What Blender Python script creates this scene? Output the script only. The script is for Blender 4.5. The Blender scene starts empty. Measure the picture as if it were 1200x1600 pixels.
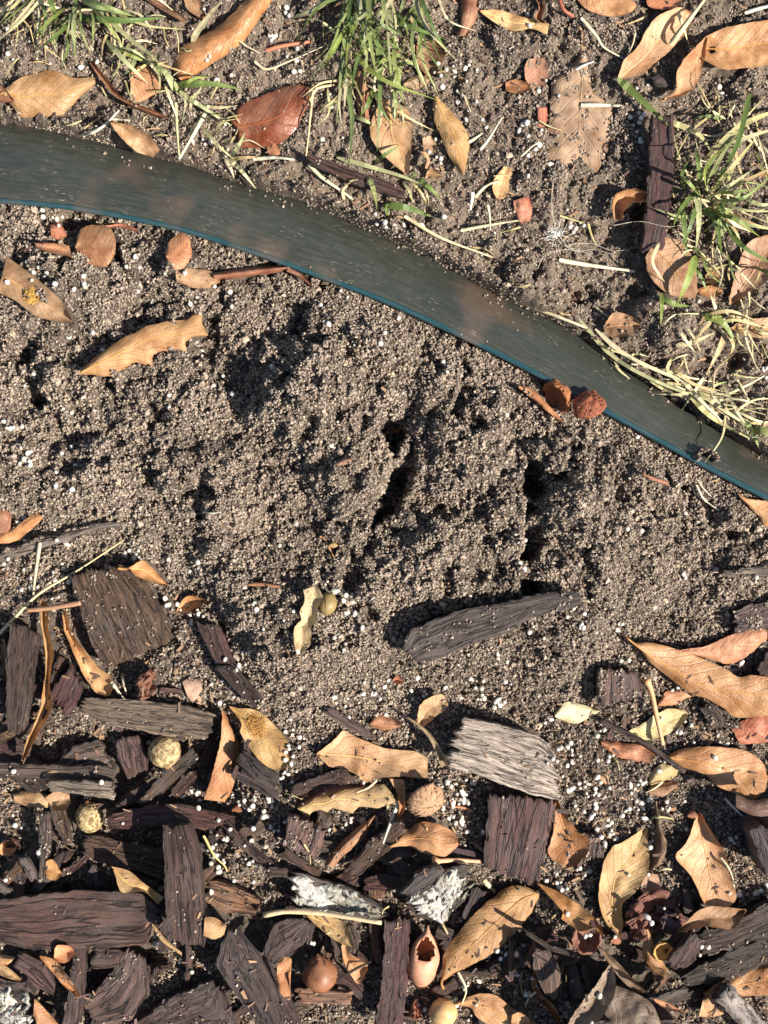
import bpy, math, random
import numpy as np
from mathutils import Vector, Matrix

random.seed(7)
RNG = np.random.default_rng(11)
scene = bpy.context.scene
COL = scene.collection

# ------------------------------------------------------------------ camera, sky, sun, exposure
S = 0.0003            # metres of ground per photograph pixel
CAM_H = 0.62          # camera height above the soil
cam = bpy.data.cameras.new('camera')
cam.sensor_fit = 'VERTICAL'
cam.sensor_height = 24.0
cam.lens = 12.0 / (800 * S / CAM_H)
cam.clip_start = 0.01
cam.clip_end = 50
cam_ob = bpy.data.objects.new('camera', cam)
cam_ob.location = (0, 0, CAM_H)
COL.objects.link(cam_ob)
scene.camera = cam_ob

EL, AZ = math.radians(44), math.radians(116)      # azimuth clockwise from +Y (image up)
SUN = Vector((math.sin(AZ) * math.cos(EL), math.cos(AZ) * math.cos(EL), math.sin(EL)))
world = bpy.data.worlds.new('World')
scene.world = world
world.use_nodes = True
wn = world.node_tree
bg = next(n for n in wn.nodes if n.type == 'BACKGROUND')
sky = wn.nodes.new('ShaderNodeTexSky')
sky.sky_type = 'NISHITA'
sky.sun_disc = False
sky.sun_elevation = EL
sky.sun_rotation = AZ
wn.links.new(sky.outputs[0], bg.inputs[0])
bg.inputs[1].default_value = 0.068
sl = bpy.data.lights.new('sun', 'SUN')
sl.energy = 5.0
sl.angle = math.radians(0.5)
sl.color = (1.0, 0.95, 0.88)
sun_ob = bpy.data.objects.new('sun', sl)
sun_ob.rotation_euler = SUN.to_track_quat('Z', 'Y').to_euler()
sun_ob.location = SUN * 3
COL.objects.link(sun_ob)
scene.view_settings.view_transform = 'Standard'
scene.view_settings.look = 'None'
scene.view_settings.gamma = 1
scene.view_settings.use_curve_mapping = False
scene.view_settings.exposure = 0.82

# ------------------------------------------------------------------ noise
_T = np.random.default_rng(3).random((256, 256))
def vnoise(x, y, seed=0):
    x = np.asarray(x, float) + seed * 17.31; y = np.asarray(y, float) + seed * 9.73
    xi = np.floor(x).astype(int); yi = np.floor(y).astype(int)
    fx = x - xi; fy = y - yi
    fx = fx * fx * (3 - 2 * fx); fy = fy * fy * (3 - 2 * fy)
    a = _T[xi % 256, yi % 256]; b = _T[(xi + 1) % 256, yi % 256]
    c = _T[xi % 256, (yi + 1) % 256]; d = _T[(xi + 1) % 256, (yi + 1) % 256]
    return (a * (1 - fx) + b * fx) * (1 - fy) + (c * (1 - fx) + d * fx) * fy - 0.5
def fbm(x, y, oct=4, seed=0, gain=0.5):
    r = 0; a = 1.0; f = 1.0
    for i in range(oct):
        r = r + a * vnoise(np.asarray(x) * f, np.asarray(y) * f, seed + i * 5); a *= gain; f *= 2.03
    return r
_R1 = np.random.default_rng(21).random((128, 128, 3))
def worley(x, y, seed=0):
    """distance to the nearest feature point and that cell's random number"""
    x = np.asarray(x, float) + seed * 7.7; y = np.asarray(y, float) + seed * 3.3
    xi = np.floor(x).astype(int); yi = np.floor(y).astype(int)
    best = np.full(x.shape, 9.0); rnd = np.zeros(x.shape)
    for dx in (-1, 0, 1):
        for dy in (-1, 0, 1):
            c = _R1[(xi + dx) % 128, (yi + dy) % 128]
            d = np.hypot(xi + dx + c[..., 0] - x, yi + dy + c[..., 1] - y)
            m = d < best
            best = np.where(m, d, best); rnd = np.where(m, c[..., 2], rnd)
    return best, rnd
def sstep(a, b, x):
    t = np.clip((np.asarray(x, float) - a) / (b - a), 0, 1)
    return t * t * (3 - 2 * t)

# ------------------------------------------------------------------ photograph pixel -> place
def P(px, py, z):
    """world point at height z that lies under photograph pixel (px, py)"""
    k = 1 - np.asarray(z) / CAM_H
    return (np.asarray(px) - 600) * S * k, (800 - np.asarray(py)) * S * k
def lin(c):
    return tuple(((v / 255) / 12.92 if v / 255 <= 0.04045 else (((v / 255) + 0.055) / 1.055) ** 2.4) for v in c)
def pts(s):
    return np.array([[float(v) for v in p.split(',')] for p in s.split()])
def resamp(p, n, smooth=True):
    p = np.asarray(p, float)
    if smooth and len(p) > 2:
        q = np.vstack([2 * p[0] - p[1], p, 2 * p[-1] - p[-2]])
        out = []
        t = np.linspace(0, 1, 12, endpoint=False)[:, None]
        for i in range(1, len(q) - 2):
            a, b, c, d = q[i - 1], q[i], q[i + 1], q[i + 2]
            out.append(0.5 * (2 * b + (c - a) * t + (2 * a - 5 * b + 4 * c - d) * t ** 2 + (3 * b - a - 3 * c + d) * t ** 3))
        p = np.vstack(out + [p[-1:]])
    l = np.concatenate([[0], np.cumsum(np.hypot(*np.diff(p, axis=0).T))])
    u = np.linspace(0, l[-1], n)
    return np.stack([np.interp(u, l, p[:, k]) for k in range(p.shape[1])], 1)

# ------------------------------------------------------------------ materials
def nt(name):
    m = bpy.data.materials.new(name); m.use_nodes = True
    t = m.node_tree
    return m, t, next(n for n in t.nodes if n.type == 'BSDF_PRINCIPLED'), next(n for n in t.nodes if n.type == 'OUTPUT_MATERIAL')
def N(t, kind, **kw):
    n = t.nodes.new('ShaderNode' + kind)
    for k, v in kw.items():
        if isinstance(k, str) and hasattr(n, k): setattr(n, k, v)
        else: n.inputs[k.replace('_', ' ')].default_value = v
    return n
def math_(t, op, a, b=None, c=None, clamp=False):
    n = t.nodes.new('ShaderNodeMath'); n.operation = op; n.use_clamp = clamp
    for i, v in enumerate((a, b, c)):
        if v is None: continue
        if hasattr(v, 'links'): t.links.new(v, n.inputs[i])
        else: n.inputs[i].default_value = v
    return n.outputs[0]
def mixc(t, f, a, b, mode='MIX'):
    n = t.nodes.new('ShaderNodeMix'); n.data_type = 'RGBA'; n.blend_type = mode
    for s, v in ((n.inputs['Factor'], f), (n.inputs[6], a), (n.inputs[7], b)):
        if hasattr(v, 'links'): t.links.new(v, s)
        else: s.default_value = v if not isinstance(v, tuple) or len(v) == 4 else (*v, 1)
    return n.outputs[2]
def ramp(t, fac, stops):
    n = t.nodes.new('ShaderNodeValToRGB')
    e = n.color_ramp.elements
    while len(e) < len(stops): e.new(0.5)
    for i, (p, c) in enumerate(stops):
        e[i].position = p
        e[i].color = (c, c, c, 1) if not isinstance(c, tuple) else (*c, 1)
    t.links.new(fac, n.inputs[0])
    return n.outputs[0]
def noise(t, vec, scale, detail=4, rough=0.6, dist=0.0):
    n = t.nodes.new('ShaderNodeTexNoise')
    n.inputs['Scale'].default_value = scale; n.inputs['Detail'].default_value = detail
    n.inputs['Roughness'].default_value = rough; n.inputs['Distortion'].default_value = dist
    if vec is not None: t.links.new(vec, n.inputs['Vector'])
    return n.outputs[0]
def bump(t, bsdf, h, strength, dist):
    n = t.nodes.new('ShaderNodeBump')
    n.inputs['Strength'].default_value = strength; n.inputs['Distance'].default_value = dist
    t.links.new(h, n.inputs['Height']); t.links.new(n.outputs[0], bsdf.inputs['Normal'])
def objpos(t):
    """object-space coordinates shifted per object, so no two things share a pattern"""
    tc = t.nodes.new('ShaderNodeTexCoord'); oi = t.nodes.new('ShaderNodeObjectInfo')
    v = t.nodes.new('ShaderNodeVectorMath'); v.operation = 'ADD'
    t.links.new(tc.outputs['Object'], v.inputs[0])
    s = math_(t, 'MULTIPLY', oi.outputs['Random'], 13.0)
    t.links.new(s, v.inputs[1])
    return v.outputs[0], oi, tc

def leaf_material():
    m, t, b, out = nt('dry_leaf')
    pos, oi, tc = objpos(t)
    col = oi.outputs['Color']
    uv = t.nodes.new('ShaderNodeSeparateXYZ'); t.links.new(tc.outputs['UV'], uv.inputs[0])
    av = math_(t, 'ABSOLUTE', uv.outputs[1])
    n1 = noise(t, pos, 70, 5, 0.65); n2 = noise(t, pos, 420, 4, 0.7); n3 = noise(t, pos, 190, 3, 0.6, 0.6)
    ph = math_(t, 'SUBTRACT', math_(t, 'MULTIPLY', uv.outputs[0], math_(t, 'ADD', 5.0, math_(t, 'MULTIPLY', oi.outputs['Random'], 6.0))), math_(t, 'MULTIPLY', av, 2.2))
    ph = math_(t, 'ADD', ph, math_(t, 'MULTIPLY', n1, 0.9))
    fr = math_(t, 'ABSOLUTE', math_(t, 'SUBTRACT', math_(t, 'FRACT', ph), 0.5))
    vein = ramp(t, fr, [(0.0, 1.0), (0.045, 0.35), (0.09, 0.0)])
    vor = t.nodes.new('ShaderNodeTexVoronoi'); vor.feature = 'DISTANCE_TO_EDGE'
    vor.inputs['Scale'].default_value = 620; t.links.new(pos, vor.inputs['Vector'])
    cell = ramp(t, vor.outputs['Distance'], [(0.0, 1.0), (0.12, 0.0)])
    dark = mixc(t, 1.0, col, (0.66, 0.54, 0.48), 'MULTIPLY')
    pale = mixc(t, 0.22, mixc(t, 1.0, col, (1.2, 1.2, 1.2), 'MULTIPLY'), (0.6, 0.46, 0.32))
    c = mixc(t, ramp(t, n1, [(0.33, 0.0), (0.62, 1.0)]), dark, pale)
    c = mixc(t, math_(t, 'MULTIPLY', ramp(t, n2, [(0.4, 0.0), (0.7, 1.0)]), 0.35), c, dark)
    c = mixc(t, math_(t, 'MULTIPLY', vein, math_(t, 'ADD', 0.06, math_(t, 'MULTIPLY', math_(t, 'FRACT', math_(t, 'MULTIPLY', oi.outputs['Random'], 7.3)), 0.3))), c, mixc(t, 1.0, col, (0.6, 0.5, 0.45), 'MULTIPLY'))
    # brown freckles and dark spots
    c = mixc(t, math_(t, 'MULTIPLY', ramp(t, n3, [(0.71, 0.0), (0.77, 1.0)]), 0.5), c, (0.05, 0.03, 0.02))
    edge = ramp(t, av, [(0.86, 0.0), (1.0, 1.0)])
    c = mixc(t, math_(t, 'MULTIPLY', edge, 0.35), c, dark)
    t.links.new(c, b.inputs['Base Color'])
    r = math_(t, 'SUBTRACT', math_(t, 'ADD', 0.62, math_(t, 'MULTIPLY', n2, 0.25)), math_(t, 'MULTIPLY', oi.outputs['Alpha'], 0.36))
    t.links.new(r, b.inputs['Roughness'])
    h = math_(t, 'ADD', math_(t, 'MULTIPLY', vein, -0.8), math_(t, 'ADD', math_(t, 'MULTIPLY', cell, -0.25), math_(t, 'MULTIPLY', n3, 0.9)))
    bump(t, b, h, 0.5, 0.0006)
    tr = t.nodes.new('ShaderNodeBsdfTranslucent'); t.links.new(c, tr.inputs[0])
    mx = t.nodes.new('ShaderNodeMixShader'); mx.inputs[0].default_value = 0.1
    t.links.new(b.outputs[0], mx.inputs[1]); t.links.new(tr.outputs[0], mx.inputs[2]); t.links.new(mx.outputs[0], out.inputs[0])
    return m

def plain_material(name, rough=0.7, var=0.35, scale=300, trans=0.0, bs=0.4):
    m, t, b, out = nt(name)
    pos, oi, tc = objpos(t)
    n1 = noise(t, pos, scale, 4, 0.65); n2 = noise(t, pos, scale * 0.2, 3)
    k = math_(t, 'ADD', math_(t, 'MULTIPLY', math_(t, 'ADD', n1, n2), var * 1.6), 1.0 - var * 1.6)
    c = mixc(t, 1.0, oi.outputs['Color'], k, 'MULTIPLY')
    t.links.new(c, b.inputs['Base Color']); b.inputs['Roughness'].default_value = rough
    bump(t, b, n1, bs, 0.0005)
    if trans:
        tr = t.nodes.new('ShaderNodeBsdfTranslucent'); t.links.new(c, tr.inputs[0])
        mx = t.nodes.new('ShaderNodeMixShader'); mx.inputs[0].default_value = trans
        t.links.new(b.outputs[0], mx.inputs[1]); t.links.new(tr.outputs[0], mx.inputs[2]); t.links.new(mx.outputs[0], out.inputs[0])
    return m

def wood_material():
    m, t, b, out = nt('mulch_wood')
    pos, oi, tc = objpos(t)
    uv = t.nodes.new('ShaderNodeVectorMath'); uv.operation = 'MULTIPLY'      # uv in metres: u along the grain
    t.links.new(tc.outputs['UV'], uv.inputs[0]); uv.inputs[1].default_value = (0.09, 1, 1)
    off = t.nodes.new('ShaderNodeVectorMath'); off.operation = 'ADD'
    sc = t.nodes.new('ShaderNodeVectorMath'); sc.operation = 'SCALE'
    t.links.new(uv.outputs[0], sc.inputs[0]); t.links.new(math_(t, 'ADD', 0.55, math_(t, 'MULTIPLY', math_(t, 'FRACT', math_(t, 'MULTIPLY', oi.outputs['Random'], 5.7)), 1.0)), sc.inputs['Scale'])
    t.links.new(sc.outputs[0], off.inputs[0])
    t.links.new(math_(t, 'MULTIPLY', oi.outputs['Random'], 7.0), off.inputs[1])
    g1 = noise(t, off.outputs[0], 560, 8, 0.78, 0.12)
    g2 = noise(t, off.outputs[0], 1700, 4, 0.7)
    n1 = noise(t, pos, 60, 4, 0.6); n2 = noise(t, pos, 700, 4, 0.7)
    col = oi.outputs['Color']
    lo = mixc(t, 1.0, col, (0.22, 0.19, 0.18), 'MULTIPLY')
    hi = mixc(t, 1.0, col, (1.6, 1.52, 1.5), 'MULTIPLY')
    c = mixc(t, ramp(t, g1, [(0.38, 0.0), (0.5, 0.5), (0.63, 1.0)]), lo, hi)
    g3 = noise(t, off.outputs[0], 300, 3, 0.55, 0.2)
    crack = ramp(t, math_(t, 'ABSOLUTE', math_(t, 'SUBTRACT', g3, 0.5)), [(0.0, 1.0), (0.012, 0.75), (0.03, 0.0)])
    c = mixc(t, math_(t, 'MULTIPLY', ramp(t, g2, [(0.5, 0.0), (0.75, 1.0)]), 0.45), c, lo)
    # worn grey bloom on exposed fibres, clay dust in the pores
    c = mixc(t, math_(t, 'MULTIPLY', ramp(t, n1, [(0.46, 0.0), (0.68, 1.0)]), 0.45), c, (0.17, 0.135, 0.115))
    c = mixc(t, math_(t, 'MULTIPLY', ramp(t, n2, [(0.66, 0.0), (0.74, 1.0)]), 0.6), c, (0.32, 0.26, 0.2))
    c = mixc(t, math_(t, 'MULTIPLY', crack, 0.8), c, mixc(t, 1.0, col, (0.12, 0.1, 0.09), 'MULTIPLY'))
    t.links.new(c, b.inputs['Base Color'])
    b.inputs['Roughness'].default_value = 0.58
    h = math_(t, 'ADD', math_(t, 'SUBTRACT', math_(t, 'MULTIPLY', g1, 1.5), math_(t, 'MULTIPLY', crack, 0.7)), math_(t, 'ADD', math_(t, 'MULTIPLY', g2, 0.35), math_(t, 'MULTIPLY', n2, 0.25)))
    bump(t, b, h, 1.0, 0.0024)
    return m

def soil_material(name, attr=None):
    m, t, b, out = nt(name)
    if attr:
        a = t.nodes.new('ShaderNodeAttribute'); a.attribute_type = 'INSTANCER'; a.attribute_name = attr
        c = ramp(t, a.outputs['Fac'], [(0.0, (0.05, 0.038, 0.03)), (0.25, (0.16, 0.122, 0.09)), (0.6, (0.36, 0.284, 0.216)), (0.86, (0.52, 0.415, 0.316)), (0.94, (0.5, 0.36, 0.22)), (1.0, (0.6, 0.54, 0.46))])
        tc = t.nodes.new('ShaderNodeTexCoord')
        n = noise(t, tc.outputs['Object'], 3.0, 3, 0.7)
        c = mixc(t, 1.0, c, math_(t, 'ADD', math_(t, 'MULTIPLY', n, 0.9), 0.55), 'MULTIPLY')
        t.links.new(c, b.inputs['Base Color'])
        bump(t, b, n, 0.5, 0.0004)
    else:
        tc = t.nodes.new('ShaderNodeTexCoord')
        n = noise(t, tc.outputs['Object'], 900, 5, 0.7); n2 = noise(t, tc.outputs['Object'], 35, 4)
        c = ramp(t, n, [(0.3, (0.03, 0.023, 0.018)), (0.55, (0.09, 0.07, 0.056)), (0.75, (0.2, 0.16, 0.13))])
        c = mixc(t, math_(t, 'MULTIPLY', n2, 0.4), c, (0.1, 0.075, 0.06))
        da = t.nodes.new('ShaderNodeAttribute'); da.attribute_name = 'dry'
        c = mixc(t, da.outputs['Fac'], c, ramp(t, n, [(0.3, (0.13, 0.098, 0.07)), (0.6, (0.29, 0.222, 0.16)), (0.8, (0.4, 0.31, 0.225))]))
        t.links.new(c, b.inputs['Base Color'])
        bump(t, b, n, 1.0, 0.0015)
    b.inputs['Roughness'].default_value = 0.95
    b.inputs['Specular IOR Level'].default_value = 0.2
    return m

def edging_material():
    m, t, b, out = nt('edging_plastic')
    tc = t.nodes.new('ShaderNodeTexCoord'); oi = t.nodes.new('ShaderNodeObjectInfo')
    uv = t.nodes.new('ShaderNodeVectorMath'); uv.operation = 'MULTIPLY'
    t.links.new(tc.outputs['UV'], uv.inputs[0]); uv.inputs[1].default_value = (0.14, 1, 1)
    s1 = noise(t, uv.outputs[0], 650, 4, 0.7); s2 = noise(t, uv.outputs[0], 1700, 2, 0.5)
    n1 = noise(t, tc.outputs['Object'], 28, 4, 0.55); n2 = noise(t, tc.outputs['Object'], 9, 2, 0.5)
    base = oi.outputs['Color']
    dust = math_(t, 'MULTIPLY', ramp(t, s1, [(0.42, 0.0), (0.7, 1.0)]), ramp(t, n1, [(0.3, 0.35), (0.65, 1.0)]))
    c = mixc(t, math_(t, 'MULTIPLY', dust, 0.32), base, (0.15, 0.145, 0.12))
    c = mixc(t, math_(t, 'MULTIPLY', ramp(t, noise(t, tc.outputs['Object'], 31, 2, 0.4), [(0.55, 0.0), (0.66, 1.0)]), 0.6), c, (0.15, 0.10, 0.07))  # brown patches: blurred reflections of the surroundings painted into the base colour
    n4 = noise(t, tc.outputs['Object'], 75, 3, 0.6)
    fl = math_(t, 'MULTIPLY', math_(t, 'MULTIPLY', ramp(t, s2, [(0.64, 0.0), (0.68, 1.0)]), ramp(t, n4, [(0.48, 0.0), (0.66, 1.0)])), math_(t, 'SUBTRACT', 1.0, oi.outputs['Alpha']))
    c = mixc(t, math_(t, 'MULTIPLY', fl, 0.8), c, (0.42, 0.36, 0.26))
    t.links.new(c, b.inputs['Base Color'])
    r = math_(t, 'ADD', 0.22, math_(t, 'MULTIPLY', dust, 0.2)); t.links.new(r, b.inputs['Roughness'])
    bump(t, b, s1, 0.07, 0.0004)
    return m

def speckle_material(name, a, bcol, scale):
    m, t, b, out = nt(name)
    tc = t.nodes.new('ShaderNodeTexCoord')
    n = noise(t, tc.outputs['Object'], scale, 4, 0.7); v = t.nodes.new('ShaderNodeTexVoronoi')
    v.inputs['Scale'].default_value = scale * 0.9; t.links.new(tc.outputs['Object'], v.inputs['Vector'])
    c = mixc(t, ramp(t, n, [(0.4, 0.0), (0.6, 1.0)]), a, bcol)
    t.links.new(c, b.inputs['Base Color']); b.inputs['Roughness'].default_value = 0.75
    bump(t, b, math_(t, 'ADD', n, v.outputs['Distance']), 0.8, 0.0009)
    return m

M_LEAF = leaf_material()
M_RIB = plain_material('leaf_rib', 0.55, 0.25, 500)
M_GRASS = plain_material('grass', 0.5, 0.3, 350, 0.22, 0.3)
M_STRAW = plain_material('straw', 0.55, 0.3, 500, 0.08)
M_WOOD = wood_material()
M_SOIL = soil_material('soil')
M_CRUMB = soil_material('soil_crumb', 'tint')
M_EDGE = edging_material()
M_PELLET = plain_material('pellet', 0.55, 0.16, 900, 0, 0.25)
M_NUT = plain_material('acorn_shell', 0.5, 0.85, 260, 0, 0.4)
M_CUP = plain_material('acorn_cup', 0.8, 0.5, 700, 0, 0.9)
M_LICHEN = plain_material('lichen', 0.9, 0.45, 520, 0, 1.0)
M_GALL = speckle_material('gall_skin', (0.56, 0.42, 0.2), (0.16, 0.09, 0.035), 420)
M_FLUFF = plain_material('fluff', 0.95, 0.3, 900, 0.2)

# ------------------------------------------------------------------ mesh and object helpers
def mesh_from(name, verts, faces, uvs=None, smooth=True, mat=None):
    me = bpy.data.meshes.new(name)
    me.from_pydata([tuple(v) for v in verts], [], [tuple(f) for f in faces])
    if uvs is not None:
        lay = me.uv_layers.new(name='uv')
        li = np.zeros(len(me.loops), dtype=np.int32); me.loops.foreach_get('vertex_index', li)
        lay.data.foreach_set('uv', np.asarray(uvs, dtype=np.float32)[li].ravel())
    me.polygons.foreach_set('use_smooth', [smooth] * len(me.polygons))
    if mat: me.materials.append(mat)
    me.update()
    return me
def link(name, data, parent=None, color=None):
    o = bpy.data.objects.new(name, data); COL.objects.link(o)
    if parent is not None: o.parent = parent
    if color is not None: o.color = (*color[:3], color[3] if len(color) > 3 else 0.3)
    return o
def tag(o, label, cat, group=None, kind=None):
    if label: o['label'] = label
    if cat: o['category'] = cat
    if group: o['group'] = group
    if kind: o['kind'] = kind
    return o
def root_at(name, x, y, z):
    o = bpy.data.objects.new(name, None); o.location = (x, y, z); o.empty_display_size = 0.01
    COL.objects.link(o); return o
def grid_faces(nu, nv, o=0, flip=False):
    f = []
    for i in range(nu - 1):
        for j in range(nv - 1):
            a = o + i * nv + j
            q = (a, a + nv, a + nv + 1, a + 1)
            f.append(q[::-1] if flip else q)
    return f
def ring_idx(nu, nv):
    return [(i, 0) for i in range(nu)] + [(nu - 1, j) for j in range(1, nv)] + [(i, nv - 1) for i in range(nu - 2, -1, -1)] + [(0, j) for j in range(nv - 2, 0, -1)]

# ------------------------------------------------------------------ height raster: what lies where
RST = 2.0; RM = 160
HN = (int((1200 + 2 * RM) / RST), int((1600 + 2 * RM) / RST))
def ridx(X, Y):
    i = np.clip(((600 + np.asarray(X) / S + RM) / RST).astype(int), 0, HN[0] - 1)
    j = np.clip(((800 - np.asarray(Y) / S + RM) / RST).astype(int), 0, HN[1] - 1)
    return i, j

# ------------------------------------------------------------------ lawn edging lines (photograph pixels)
BEAD = pts('-1400,262 -400,292 -200,298 0,313 80,320 150,330 280,357 400,395 500,431 600,469 700,514 800,563 900,616 1000,671 1100,726 1200,778 1400,880 1600,985 2600,1520')
BACK = pts('-1400,128 -400,160 -200,168 0,188 100,206 180,226 280,253 380,286 480,314 540,341 640,386 700,416 780,461 860,497 940,547 1000,591 1060,627 1120,668 1200,716 1400,825 1600,935 2600,1470')
def bead_y(x): return np.interp(x, BEAD[:, 0], BEAD[:, 1])
def back_y(x): return np.interp(x, BACK[:, 0], BACK[:, 1])
def bead_z(x): return np.interp(x, [-400, 0, 400, 800, 1200, 1600], [0.020, 0.020, 0.019, 0.017, 0.015, 0.014])

# ------------------------------------------------------------------ ground
FOOT = pts('-300,900 0,880 100,890 220,910 300,930 340,1000 400,1110 470,1140 560,1120 620,1085 720,1085 900,1095 960,1040 1040,1010 1120,1010 1200,960 1500,900')
CRACKS = [('612,672 628,700 634,735 622,770 606,806 590,832', 14, 21), ('634,762 668,792 700,800', 10, 8), ('826,742 818,790 828,838 814,880 822,915', 13, 19),
          ('822,770 850,752 868,742', 8, 9), ('352,440 345,480 336,520 322,560', 13, 9), ('478,440 470,490 474,545 452,602', 9, 8),
          ('724,575 720,620 704,650 735,672', 10, 9), ('560,866 548,915 574,955 588,962', 12, 9), ('300,752 330,778 318,806', 14, 9),
          ('250,640 262,690 248,740', 13, 8), ('55,545 48,590 66,625', 15, 9), ('648,690 690,700 720,690', 7, 5), ('560,505 575,535', 8, 6),
          ('660,545 672,566 690,580', 8, 6), ('893,650 905,690 890,720', 9, 7), ('1010,715 1040,745 1060,760', 12, 9), ('180,600 200,650', 10, 6),
          ('400,770 430,800', 8, 5), ('540,590 548,640 566,668 582,690', 8, 6), ('120,690 150,730', 12, 6), ('350,960 346,1000', 10, 6),
          ('760,870 775,900 760,925', 8, 6), ('920,790 935,830', 8, 5), ('690,880 700,915', 8, 6), ('470,800 500,830 520,860', 8, 5),
          ('1180,810 1140,830', 10, 7), ('840,420 850,455', 10, 8), ('1000,330 1010,300', 12, 8), ('905,460 935,470', 12, 8), ('760,80 775,110', 10, 6),
          ('960,240 975,270', 10, 7), ('1120,560 1150,560', 12, 8), ('990,455 1010,480', 10, 8)]
def seg_dist(px, py, line):
    best = np.full(px.shape, 1e9)
    for a, b in zip(line[:-1], line[1:]):
        d = b - a; L = (d ** 2).sum() + 1e-9
        t = np.clip(((px - a[0]) * d[0] + (py - a[1]) * d[1]) / L, 0, 1)
        best = np.minimum(best, np.hypot(px - a[0] - t * d[0], py - a[1] - t * d[1]))
    return best
def ground(X, Y):
    u = 600 + X / S; v = 800 - Y / S
    wx = 14 * fbm(u / 40, v / 40, 3, 2); wy = 14 * fbm(u / 40, v / 40, 3, 9)
    yb = np.interp(u, FOOT[:, 0], FOOT[:, 1]) + 30 * fbm(u / 90, v / 90, 3, 4)
    ybead = bead_y(u); yback = back_y(u)
    lawn = sstep(0, 30, yback + 4 - v)
    up = sstep(-20, 190, yb - v)
    cx = np.exp(-((u - 640) / 520.0) ** 2)
    bed = -0.004 + up * (0.012 + 0.012 * cx)
    bed = bed - 0.008 * cx * sstep(170, 0, v - ybead)
    deep = np.maximum(np.maximum(sstep(430, 330, u) * sstep(1090, 1180, v), sstep(1330, 1400, v) * sstep(900, 820, u)), sstep(1440, 1500, v))
    bed = bed - 0.011 * deep
    z = bed * (1 - lawn) + 0.001 * lawn
    amp = up * (1 - lawn) + 0.62 * lawn + 0.25 * (1 - up) * (1 - lawn)
    d1, r1 = worley((u + wx) / 78, (v + wy) / 78, 1)
    d2, r2 = worley((u + wx) / 31, (v + wy) / 31, 2)
    d3, r3 = worley((u + wx * .5) / 13, (v + wy * .5) / 13, 3)
    d0, r0 = worley((u + 2.2 * wx) / 165, (v + 2.2 * wy) / 150, 5)
    z = z + up * (1 - lawn) * 0.016 * ((0.35 + r0) * (1 - np.clip(d0 / 0.72, 0, 1) ** 2) - 0.35)
    z = z + amp * (0.0085 * (r1 - 0.35) * (1 - np.clip(d1 / 0.8, 0, 1) ** 2) + 0.0052 * (0.3 + r2) * (1 - np.clip(d2 / 0.75, 0, 1) ** 2) - 0.003)
    z = z + (0.45 + 0.55 * amp) * 0.0024 * (0.3 + r3) * (1 - np.clip(d3 / 0.75, 0, 1) ** 2)
    z = z + 0.004 * fbm(u / 110, v / 110, 3, 31) + 0.0016 * fbm(u / 9, v / 9, 3, 41) - 0.0022 * sstep(0.2, 0.36, fbm(u / 15, v / 15, 2, 63)) * (0.4 + 0.6 * amp)
    near = (np.abs(u - 600) < 900) & (np.abs(v - 800) < 1100)
    if near.any():
        un, vn = u[near], v[near]; dz = np.zeros(un.shape)
        wob = 17 * fbm(un / 20, vn / 20, 3, 55)
        brk = sstep(-.22, .1, fbm(un / 34, vn / 34, 2, 71))
        for l, w, dep in CRACKS:
            d = seg_dist(un, vn, pts(l)) + wob
            dz -= dep * 0.0010 * brk * (1 - sstep(w * 0.55, w * 1.5, d))
        zz = z[near] + dz
        # a clod pushed up over the edging, and the clods lying in the lawn soil
        for bx, by, br, bh in ((1092, 716, 24, .012), (1000, 745, 60, .006), (915, 800, 95, .007), (730, 730, 85, .008), (470, 700, 120, .006), (880, 840, 70, .005),
                               (560, 770, 70, .006), (700, 860, 80, .006), (820, 440, 60, .007), (1030, 500, 60, .006), (880, 300, 60, .004), (1060, 540, 55, .006)):
            zz = zz + bh * np.exp(-(((un - bx) ** 2 + (vn - by) ** 2) / (br * 0.75) ** 2) ** 1.5)
        z[near] = zz
    # keep the soil below the leaning strip, except the clod lying on it
    f = (v - yback) / (ybead - yback + 1e-6)
    keep = np.exp(-(((u - 1092) / 24) ** 2 + ((v - 716) / 15) ** 2) ** 2) * sstep(-.25, 0, fbm(u / 22, v / 22, 2, 14))
    under = np.clip(f, 0, 1) * (bead_z(u)) - 0.0075
    inside = sstep(-0.10, 0.06, f) * (1 - sstep(1.0, 1.09, f))
    zmin = np.minimum(z, under)
    z = z * (1 - inside * (1 - keep)) + zmin * inside * (1 - keep)
    lip = sstep(-16, -4, v - ybead) * (1 - sstep(24, 85, v - ybead)) * (1 - keep)
    z = z - lip * np.maximum(0, z - (bead_z(u) - 0.0068 + 0.002 * fbm(u / 18, v / 18, 2, 19)))
    far = np.maximum(np.abs(u - 600) - 900, np.abs(v - 800) - 1100)
    return z * (1 - sstep(0, 1500, far))

def axis(lo, hi, step):
    a = list(np.arange(lo, hi + step * 0.5, step)); s = step
    left, right = [a[0]], [a[-1]]
    while right[-1] < 8.0:
        s *= 1.25; right.append(right[-1] + s); left.append(left[-1] - s)
    return np.array(left[:0:-1] + a + right[1:])
gx = axis(-0.225, 0.225, 0.0009); gy = axis(-0.285, 0.285, 0.0009)
GX, GY = np.meshgrid(gx, gy, indexing='ij')
GZ = ground(GX, GY)
me = bpy.data.meshes.new('ground')
nx, ny = len(gx), len(gy)
me.vertices.add(nx * ny)
me.vertices.foreach_set('co', np.stack([GX, GY, GZ], -1).astype(np.float32).ravel())
ii, jj = np.meshgrid(np.arange(nx - 1), np.arange(ny - 1), indexing='ij')
a = (ii * ny + jj).ravel()
quads = np.stack([a, a + ny, a + ny + 1, a + 1], 1).astype(np.int32)
me.loops.add(quads.size); me.polygons.add(len(quads))
me.loops.foreach_set('vertex_index', quads.ravel())
me.polygons.foreach_set('loop_start', np.arange(0, quads.size, 4, dtype=np.int32))
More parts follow.
